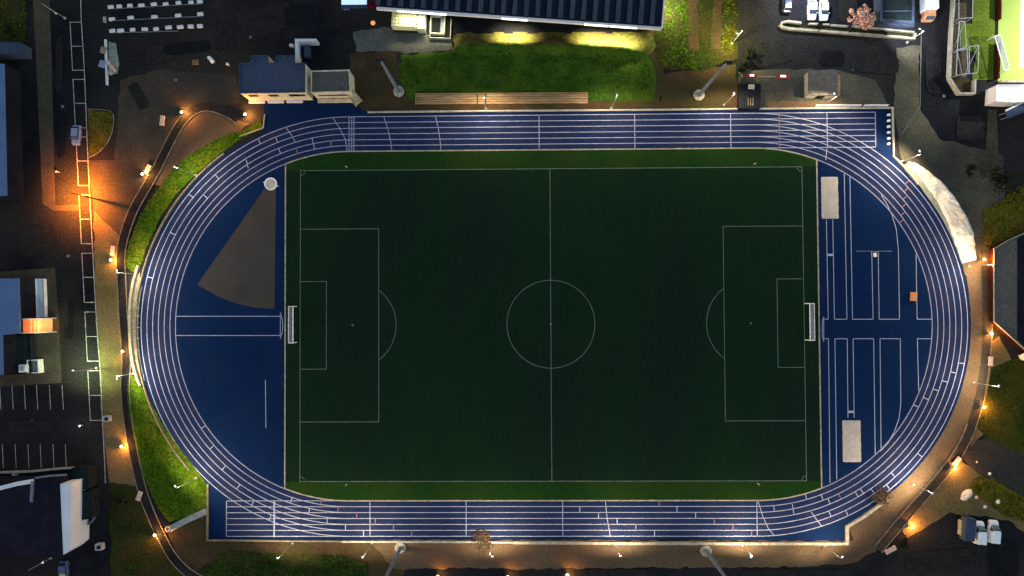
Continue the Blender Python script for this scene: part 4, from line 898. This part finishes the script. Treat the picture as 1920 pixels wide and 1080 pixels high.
# ---------------------------------------------------------------- vehicles
def ring(x, hw, z0, z1, r=.18):
    return [(x, -hw, z0), (x, -hw, z1 - r), (x, -hw + r * .7, z1), (x, hw - r * .7, z1), (x, hw, z1 - r), (x, hw, z0)]
def vehicle(name, loc, rz, paint, label, kind='car', group=None):
    t = thing(name, loc, rz, label, 'van' if kind == 'van' else 'car', group)
    if kind == 'van':
        Ln, hw = 4.5, .92
        body = [(-2.25, .84, .35, 1.0), (-2.2, .92, .3, 1.1), (1.2, .93, .3, 1.1), (1.8, .9, .3, 1.05), (2.2, .8, .35, .85), (2.28, .7, .4, .75)]
        cab = [(-2.2, .80, 1.05, 1.75), (-2.1, .84, 1.05, 1.85), (.45, .84, 1.05, 1.85), (.75, .8, 1.05, 1.78), (1.35, .78, 1.0, 1.12)]
        ws = [(.72, 1.80), (1.38, 1.1)]; roofx = (-2.1, .45, 1.86)
    else:
        Ln, hw = 4.3, .88
        body = [(-2.1, .72, .4, .8), (-2.0, .84, .3, .92), (-1.0, .88, .28, .95), (1.0, .88, .28, .93), (1.75, .85, .3, .85), (2.1, .72, .38, .7)]
        cab = [(-1.75, .74, .88, .95), (-1.25, .70, .88, 1.38), (.2, .70, .88, 1.42), (.95, .72, .88, .95)]
        ws = [(.25, 1.41), (.98, .95)]; roofx = (-1.3, .3, 1.43)
    MB().loft([ring(*b_) for b_ in body]).build('body', M[paint], t)
    MB().loft([ring(*b_, r=.12) for b_ in cab]).build('cabin_glass', M['glass_dark'], t)
    MB().box(((roofx[0] + roofx[1]) / 2, 0, roofx[2] + .01), (roofx[1] - roofx[0], 1.5 if kind == 'van' else 1.36, .06), bev=.03).build('roof', M[paint], t)
    if kind == 'van': MB().box((-.95, 0, 1.35), (2.3, 1.76, .98)).build('side_panel', M[paint], t)
    y = .6
    MB().add([(ws[0][0] + .05, -y, ws[0][1] + .01), (ws[1][0] + .02, -y - .05, ws[1][1] + .02), (ws[1][0] + .02, y + .05, ws[1][1] + .02), (ws[0][0] + .05, y, ws[0][1] + .01)], [(0, 1, 2, 3)]).build('windscreen', M['glass_dark'], t)
    for sx in (-1.35, 1.35):
        for sy in (-1, 1):
            wq = MB().tube((sx, sy * (hw - .2), .33), (sx, sy * (hw + .01), .33), .33, n=16).build('wheel', M['tyre'], t)
            MB().tube((sx, sy * (hw), .33), (sx, sy * (hw + .03), .33), .19, n=12).build('rim', M['steel'], wq)
    for sy in (-1, 1):
        MB().box((body[-2][0] - .02, sy * .58, .68), (.2, .3, .16), bev=.03).build('headlight', M['white_metal'], t)
        MB().box((body[1][0] - .02, sy * .7, .75), (.12, .2, .2)).build('tail_light', M['red'], t)
        MB().box((.75, sy * (hw + .1), 1.0), (.14, .2, .14), bev=.03).build('mirror', M[paint], t)
    return t
vehicle('parked_van', G(1831, 996), R(86), 'car_white', 'white van parked beside the blue grey trailer', 'van', 'vehicles in the southeast car park')
vehicle('parked_van', G(1857, 994), R(84), 'car_white', 'rightmost white van in the southeast car park', 'van', 'vehicles in the southeast car park')
vehicle('parked_car', G(1520, 21), R(-92), 'car_white', 'left white car in the northern car park', 'car', 'white cars in the northern car park')
vehicle('parked_car', G(1542, 22), R(-90), 'car_white', 'right white car in the northern car park', 'car', 'white cars in the northern car park')
vehicle('parked_car', G(147, 255), R(-94), 'car_silver', 'lone blue grey car parked in the roadside bays', 'car')
vehicle('parked_car', G(1473, 8), R(90), 'glass_dark', 'black car at the top left corner of the northern car park', 'car')
vehicle('parked_car', G(124, 1068), R(-88), 'car_blue', 'dark blue car at the bottom left beside the pale canopy', 'car')
tl = thing('trailer', G(1808, 988), R(84), 'blue grey box trailer left of the white vans', 'trailer', 'vehicles in the southeast car park')
MB().box((0, 0, 1.1), (4.6, 2.1, 1.6), bev=.08).build('box', M['roof_blue'], tl); MB().box((1.5, -.35, 1.93), (.8, .6, .08), bev=.02).build('roof_hatch', M['blue_metal'], tl)
for x in (-.5, .5):
    for y in (-1, 1): MB().tube((x, y * .85, .3), (x, y * 1.08, .3), .3, n=14).build('wheel', M['tyre'], tl)
MB().box((2.7, 0, .4), (1.2, .12, .12)).build('drawbar', M['steel'], tl)
tag(MB().box(G(1797, 987) + Vector((0, 0, .5)), (.25, 3.0, 1.0), R(-4)).build('side_board', M['kerb']), 'narrow pale board standing left of the blue grey trailer', 'board')
lo_ = thing('lorry', G(1733, 10), R(-90), 'white box lorry with its cab tinted for orange light at the top of the northern car park', 'lorry')
MB().box((-1.3, 0, 1.7), (6.5, 2.5, 2.4), bev=.1).build('cargo_box', M['car_white'], lo_); MB().box((-.0, .3, 2.95), (.35, .35, .1), bev=.03).build('roof_vent', M['bin'], lo_)
MB().loft([ring(2.1, 1.1, .5, 2.2), ring(3.2, 1.1, .5, 2.2), ring(3.7, 1.05, .5, 1.5), ring(3.8, 1.0, .5, 1.2)]).build('cab', M['orange'], lo_)  # orange light on the cab put into its paint colour
MB().add([(3.22, -.9, 2.2), (3.72, -.9, 1.52), (3.72, .9, 1.52), (3.22, .9, 2.2)], [(0, 1, 2, 3)]).build('windscreen', M['glass_dark'], lo_)
for x in (-3, 2.7):
    for y in (-1, 1): MB().tube((x, y * .9, .45), (x, y * 1.2, .45), .45, n=14).build('wheel', M['tyre'], lo_)
sc_ = thing('covered_scooter', G(397, 113), R(-50), 'small whitish covered scooter in the dark northwest car park', 'scooter')
MB().loft([[(x, -w_, 0.1), (x, -w_ * .7, h_), (x, w_ * .7, h_), (x, w_, .1)] for x, w_, h_ in ((-.9, .25, .5), (-.5, .42, .9), (.2, .45, .8), (.6, .4, 1.1), (.9, .2, .6))]).build('cover', M['car_white'], sc_)
MB().tube((.9, -.08, .2), (.9, .08, .2), .25, n=12).build('wheel', M['tyre'], sc_)
pal = thing('pallet', G(367, 117), R(3), 'yellowish wooden pallet left of the covered scooter', 'pallet')
for k in range(5): MB().box((-.6 + k * .3, 0, .14), (.1, 1.0, .04)).build('slat', M['wood'], pal)
for y in (-.45, 0, .45): MB().box((0, y, .06), (1.3, .1, .1)).build('bearer', M['wood'], pal)
tag(MB().lathe(G(429, 122), [(.25, 0), (.3, .7), (.32, .72), (.1, .85)], 12).build('litter_bin', M['white_metal'], None, True), 'tiny white litter bin right of the covered scooter', 'bin')
tb2 = thing('boulder', G(1812, 927), R(40), 'large whitish boulder above the parked vans', 'boulder')
bm = bmesh.new(); bmesh.ops.create_icosphere(bm, subdivisions=3, radius=1)
for v in bm.verts: v.co = Vector((v.co.x * 1.5, v.co.y * .85, max(-.1, v.co.z * .7))) * (1 + .25 * noise(v.co * 1.7))
me = bpy.data.meshes.new('boulder_stone'); bm.to_mesh(me); bm.free(); me.materials.append(M['sheeting']); bo = bpy.data.objects.new('stone', me); COL.objects.link(bo); bo.parent = tb2
for i, (x, y, r_, lb) in enumerate([(1830, 932, .35, 'small pale stone just right of the large boulder'), (1846, 950, .4, 'small pale stone at the edge of the yellow grass, nearest the vans'), (1870, 940, .5, 'pale stone in the middle of the yellow grass strip'), (1855, 888, .35, 'small pale stone at the upper edge of the yellow grass'), (1831, 866, .25, 'tiny pale stone on the dark lane')]):
    tag(MB().lathe(G(x, y), [(r_ * .8, 0), (r_, r_ * .4), (r_ * .5, r_ * .9)], 7).build('stone', M['sheeting']), lb, 'stone')
bx = thing('white_tank', G(1914, 668), R(30), 'white rounded tank below the grey roofed building at the right edge', 'tank')
MB().tube((-.6, 0, .8), (1.4, 0, .8), .6, n=16).build('tank', M['white_metal'], bx, True)
for x in (-.3, 1.1): MB().box((x, 0, .15), (.2, 1.0, .3)).build('cradle', M['concrete'], bx)

# ---------------------------------------------------------------- benches
def bench(px, py, deg, label, l=2.0):
    t = thing('concrete_bench', G(px, py), R(deg), label, 'bench', 'concrete benches along the footpaths')
    MB().box((0, 0, .42), (l, .95, .12), bev=.04).build('seat', M['bench'], t)
    for x in (-l * .36, l * .36): MB().box((x, 0, .18), (.22, .75, .35)).build('leg', M['bench'], t)
bench(306, 227, 85, 'pinkish bench on the dark yard left of the northwest path', 2.1)
bench(279, 318, 65, 'pinkish bench beside the lit path lamp on the northwest path', 2.0)
bench(213, 470, 86, 'pinkish bench beside the path lamp left of the upper grass bank', 2.0)
bench(263, 929, 70, 'pinkish bench left of the southwest path', 2.0)
bench(1855, 677, 88, 'pinkish bench on the eastern path below the red walled building', 1.9)
bench(1668, 1030, 28, 'pinkish bench at the lower end of the southeast path', 2.4)
bench(1792, 864, 50, 'pinkish bench beside the lit lamp on the southeast path', 2.0)
cb_ = thing('litter_bin', G(319, 989), 0, 'round pale litter bin where the stone path meets the southwest path', 'bin')
MB().lathe((0, 0, 0), [(.45, 0), (.55, .8), (.6, .85), (.6, .95), (.35, .95), (.33, .6)], 18).build('body', M['bench'], cb_, True)

# ---------------------------------------------------------------- lamps
def best_h(hp, bp, lo=6.0, hi=11.0):
    b = G(*bp); z = lo; bz = lo; bd = 1e9
    while z <= hi:
        d = (G(hp[0], hp[1], z) - Vector((b.x, b.y, z))).length
        if d < bd: bd, bz = d, z
        z += .1
    return bz
LAMP_W = (1, .78, .48)
def street_lamp(hp, bp, power, label, group='white track lamps', col=LAMP_W, aim=None, h=None, lens='lamp_white', cone=165):
    z = h or best_h(hp, bp); b = G(*bp); hd = G(hp[0], hp[1], z)
    t = thing('street_lamp', (b.x, b.y, 0), 0, label, 'lamp', group)
    top = Vector((0, 0, z - .15)); dl = Vector((hd.x - b.x, hd.y - b.y, 0))
    if dl.length > 1.6: dl *= 1  # arm reach
    MB().tube((0, 0, 0), (0, 0, .3), .28, .24, 12).build('base', M['concrete'], t)
    MB().tube((0, 0, .3), top, .055, .04, 8).build('pole', M['bin'], t)
    hp_ = Vector((dl.x, dl.y, z)); MB().tube(top, hp_ + Vector((0, 0, -.02)), .035, .03, 8).build('arm', M['bin'], t)
    a = math.atan2(dl.y, dl.x) if dl.length > .1 else math.atan2(-b.y, -b.x)
    MB().box(hp_ + Vector((0, 0, .06)), (.5, .24, .1), a, .04).build('head', M['white_metal'], t)
    # protruding lens bowl seen from above as the bright point
    MB().box(hp_ + Vector((0, 0, .0)), (.36, .26, .12), a, .03).build('lens', M[lens], t)
    if power:
        ld = bpy.data.lights.new('lamp_light', 'SPOT'); ld.energy = power; ld.spot_size = R(cone); ld.spot_blend = .45; ld.shadow_soft_size = .2; ld.color = col
        lo = bpy.data.objects.new('lamp_light', ld); COL.objects.link(lo); lo.parent = t; lo.location = hp_ + Vector((0, 0, -.3))
        aimp = Vector(aim) if aim else None
        if aimp is None:
            cx = max(-S, min(S, b.x)); v = Vector((cx - b.x, 0 - b.y, 0)).normalized(); aimp = Vector((b.x, b.y, 0)) + v * 9
        d = aimp - Vector((hd.x, hd.y, z)); lo.rotation_euler = d.to_track_quat('-Z', 'Y').to_euler()
    return t
PW = 2900
TL = [((327, 313), (368, 329), 1, 'lamp arching over the upper western grass bank'),
      ((218, 507), (256, 514), 1, 'lamp above the verge at the lower tip of the upper western bank'),
      ((218, 710), (250, 700), 1, 'lamp above the verge at the top of the lower western bank'),
      ((328, 912), (368, 896), 1, 'lamp over the lower western grass bank'),
      ((520, 1047), (549, 1018), 1, 'lamp below the bottom straight at its far left end'),
      ((680, 1045), (698, 1017), 1, 'lamp just left of the lower left tall mast'),
      ((923, 1044), (921, 1018), 1, 'lamp below the bottom straight beside the dry brown bush'),
      ((1164, 1043), (1153, 1020), 1, 'lamp on the gravel strip midway between the two lower masts'),
      ((1409, 1045), (1392, 1022), 1, 'lamp on the gravel strip just right of the lower right mast'),
      ((1580, 1045), (1545, 1022), .9, 'lamp on the gravel strip by the southeast corner of the cream wall'),
      ((1748, 925), (1712, 908), 1.5, 'lamp between the southeast path and the car park'),
      ((1873, 724), (1825, 717), 1, 'lamp reaching over the eastern path to the dark slope'),
      ((1862, 497), (1816, 499), 1, 'lamp beside the red brown wall of the eastern building'),
      ((1725, 283), (1690, 303), 1.5, 'lamp by the upper tip of the white sheeting'),
      ((1565, 175), (1541, 199), .8, 'lamp standing right of the equipment shed'),
      ((1377, 174), (1357, 197), .8, 'lamp beside the black generator container'),
      ((1157, 178), (1146, 203), .9, 'lamp on the grass just right of the timber terrace'),
      ((908, 182), (911, 204), .9, 'lamp standing in the gap of the timber terrace')]
for hp, bp, k, lb in TL: street_lamp(hp, bp, PW * k, lb)
street_lamp((1382, 62), (1372, 82), 3000, 'lamp on the yellow lit grass strip left of the car park road', 'lamps of the northern grounds', (1, .88, .35), aim=G(1364, 60), h=7)
street_lamp((1725, 54), (1700, 80), 1500, 'lamp in front of the orange-tinted cab of the white lorry', 'lamps of the northern grounds', (.9, .95, 1), aim=G(1735, 40), h=6)
street_lamp((1530, -40), (1530, -30), 3800, 'unseen added lamp just beyond the top of the northern car park', 'lamps of the northern grounds', (.9, .93, 1), aim=G(1530, 10), h=8)  # unseen lamp, added to brighten the white cars
street_lamp((105, 25), (122, 34), 0, 'unlit lamp over the road in the top left corner', 'road lamps', h=7, lens='white_metal')
for bx_, by_, lb_, e_ in ((111, 323, 'small pale bollard in place of an unlit lamp head left of the road just above the orange glow', 0), (155, 797, 'small dim light bollard in place of a dim lamp head above the lower parking bays', 15)):
    t = thing('bollard', G(bx_, by_), 0, lb_, 'bollard', 'small bollards along the road')  # short posts stand in for lamp heads on tall poles
    MB().tube((0, 0, 0), (0, 0, .8), .12, .1, 10).build('post', M['bin'], t); MB().lathe((0, 0, .8), [(.22, 0), (.24, .1), (.1, .2)], 12).build('cap', M['white_metal'], t)
    if e_:
        ld = bpy.data.lights.new('bollard_light', 'POINT'); ld.energy = e_; ld.color = (.8, 1, .85); lo = bpy.data.objects.new('bollard_light', ld); COL.objects.link(lo); lo.parent = t; lo.location = (0, 0, 1.3)
street_lamp((137, 695), (182, 690), 2200, 'greenish white lamp lighting the road beside the forecourt corner', 'road lamps', (.75, 1, .5), aim=G(176, 660), h=6.2)
street_lamp((80, 1055), (96, 1046), 0, 'small lamp on the roof edge side of the dark hall', 'road lamps', h=6.5, lens='lamp_white')
# sodium street lamp
so = thing('sodium_lamp', G(171, 371), 0, 'orange sodium street lamp glowing over the road bays', 'lamp', None)
b0 = G(171, 371); hd = G(122, 359, 6.2) - b0
MB().tube((0, 0, 0), (0, 0, 6.0), .11, .07, 8).build('pole', M['dark_metal'], so)
MB().tube((0, 0, 6.0), hd, .05, .04, 8).build('arm', M['dark_metal'], so)
MB().box(hd + Vector((0, 0, .08)), (.6, .28, .12), 0, .04).build('head', M['bin'], so)
MB().box(hd + Vector((0, 0, -.02)), (.45, .24, .08), 0, .03).build('lens', M['lamp_sodium'], so)
ld = bpy.data.lights.new('sodium_light', 'SPOT'); ld.energy = 25000; ld.spot_size = R(150); ld.spot_blend = 1; ld.color = (1, .25, .02); ld.shadow_soft_size = .1
lo = bpy.data.objects.new('sodium_light', ld); COL.objects.link(lo); lo.parent = so; lo.location = hd + Vector((0, 0, -.25))
# path lamps
PL = [((345, 213), 'glowing orange path lamp at the top of the northwest path loop', 1.3), ((463, 217), 'glowing orange path lamp by the clubhouse corner', 1.2), ((272, 328), 'glowing orange path lamp beside the bench on the northwest path', 1),
      ((213, 488), 'glowing orange path lamp left of the upper grass bank tip', 1), ((235, 658), 'glowing orange path lamp beside the pale curved western wall', .9), ((233, 835), 'glowing orange path lamp left of the lower grass bank', 1.1),
      ((295, 1000), 'glowing orange path lamp where the stone path joins', 1.1), ((822, 1077), 'glowing orange path lamp at the bottom edge, right of the lower left mast', .45), ((952, 1078), 'glowing orange path lamp at the bottom edge, middle of the three', .45),
      ((1063, 1074), 'glowing orange path lamp at the bottom edge, rightmost of the three', .45), ((1705, 985), 'glowing orange path lamp on the car park side of the southeast path', 1.1), ((1784, 876), 'glowing orange path lamp beside the bench on the southeast path', 1.2),
      ((1839, 762), 'glowing orange path lamp on the eastern path beside the dark slope', 1), ((1852, 625), 'glowing orange path lamp at the lower corner of the red walled building', 1.1), ((1839, 487), 'glowing orange path lamp at the lower end of the white sheeting', 1)]
pth = None
for (px, py), lb, k in PL:
    if pth is None:
        pth = thing('path_lamp', G(px, py), 0, lb, 'path lamp', 'orange path lamps')
        MB().tube((0, 0, 0), (0, 0, .85), .08, .07, 10).build('post', M['dark_metal'], pth)
        MB().lathe((0, 0, .85), [(.1, 0), (.24, .06), (.27, .22), (.16, .34), (.03, .38)], 12).build('lantern', M['lamp_orange'], pth, True)
        MB().lathe((0, 0, 1.21), [(.12, 0), (.1, .05), (.02, .07)], 10).build('cap', M['dark_metal'], pth)
        kids = [o for o in COL.objects if o.parent == pth]; c = pth
    else:
        c = pth.copy(); COL.objects.link(c); c.location = G(px, py); c['label'] = lb
        for kd in kids: d_ = kd.copy(); COL.objects.link(d_); d_.parent = c
    ld = bpy.data.lights.new('path_light', 'POINT'); ld.energy = 520 * k; ld.color = (1, .40, .08); ld.shadow_soft_size = .12
    lo = bpy.data.objects.new('path_light', ld); COL.objects.link(lo); lo.parent = c; lo.location = (.42, -.1, 1.3)
# tall masts
def mast(bp, tp, label, h=20.0, tipz=None):
    b = G(*bp); t = thing('floodlight_mast', (b.x, b.y, 0), 0, label, 'mast', 'tall floodlight masts')
    MB().lathe((0, 0, 0), [(1.15, 0), (1.15, .35), (1.05, .45), (.5, .47)], 24).build('foundation', M['kerb'], t)
    MB().lathe((0, 0, .45), [(.6, 0), (.6, .1), (.42, .12)], 20).build('flange', M['concrete'], t)
    top = Vector((0, 0, h)); seg = MB(); n = 6
    seg.lathe((0, 0, .5), [(.42, 0), (.40, 1.2), (.36, h * .3), (.30, h * .65), (.24, h - .5)], 16); seg.build('shaft', M['steel'], t, True)
    hb = MB().box((0, 0, h + .1), (1.6, .22, .18)); hb.build('crossarm', M['dark_metal'], t)
    for x in (-.6, 0, .6): MB().box((x, -.25, h + .1), (.35, .3, .3), 0, .05).build('floodlight', M['dark_metal'], t)
mast((748, 172), 0, 'tall grey mast above the top straight, left of the timber terrace', 18)
mast((1310, 179), 0, 'tall grey mast above the top straight, left of the conifers', 19)
mast((751, 1026), 0, 'tall grey mast below the bottom straight, left one', 20)
mast((1323, 1032), 0, 'tall grey mast below the bottom straight, right one', 20)
# floodlight of the lime pitch (stands just outside the picture)
fl = thing('floodlight_mast', G(2010, 100), 0, 'floodlight mast beside the lime pitch beyond the right edge', 'mast')
MB().tube((0, 0, 0), (0, 0, 14), .25, .15, 12).build('shaft', M['steel'], fl)
MB().box((0, 0, 14.1), (.4, 3, .3)).build('crossarm', M['dark_metal'], fl)
for y in (-1, 1): MB().box((-.3, y, 14), (.4, .6, .4)).build('floodlight', M['lamp_white'], fl)
ld = bpy.data.lights.new('flood_light', 'SPOT'); ld.energy = 17000; ld.spot_size = R(104); ld.spot_blend = .35; ld.color = (1, .97, .85); ld.shadow_soft_size = .4
lo = bpy.data.objects.new('flood_light', ld); COL.objects.link(lo); lo.parent = fl; lo.location = (-.6, 0, 13.7)
aimv = G(1900, 70) - Vector((fl.location.x, fl.location.y, 14)); lo.rotation_euler = aimv.to_track_quat('-Z', 'Y').to_euler()
# forecourt glow of the lit terrace
ld = bpy.data.lights.new('terrace_light', 'POINT'); ld.energy = 250; ld.color = (1, .42, .12); ld.shadow_soft_size = .2
lo = bpy.data.objects.new('terrace_light', ld); COL.objects.link(lo); lo.parent = bpy.data.objects['lit_terrace']; lo.location = (1.9, 0, 4.9)
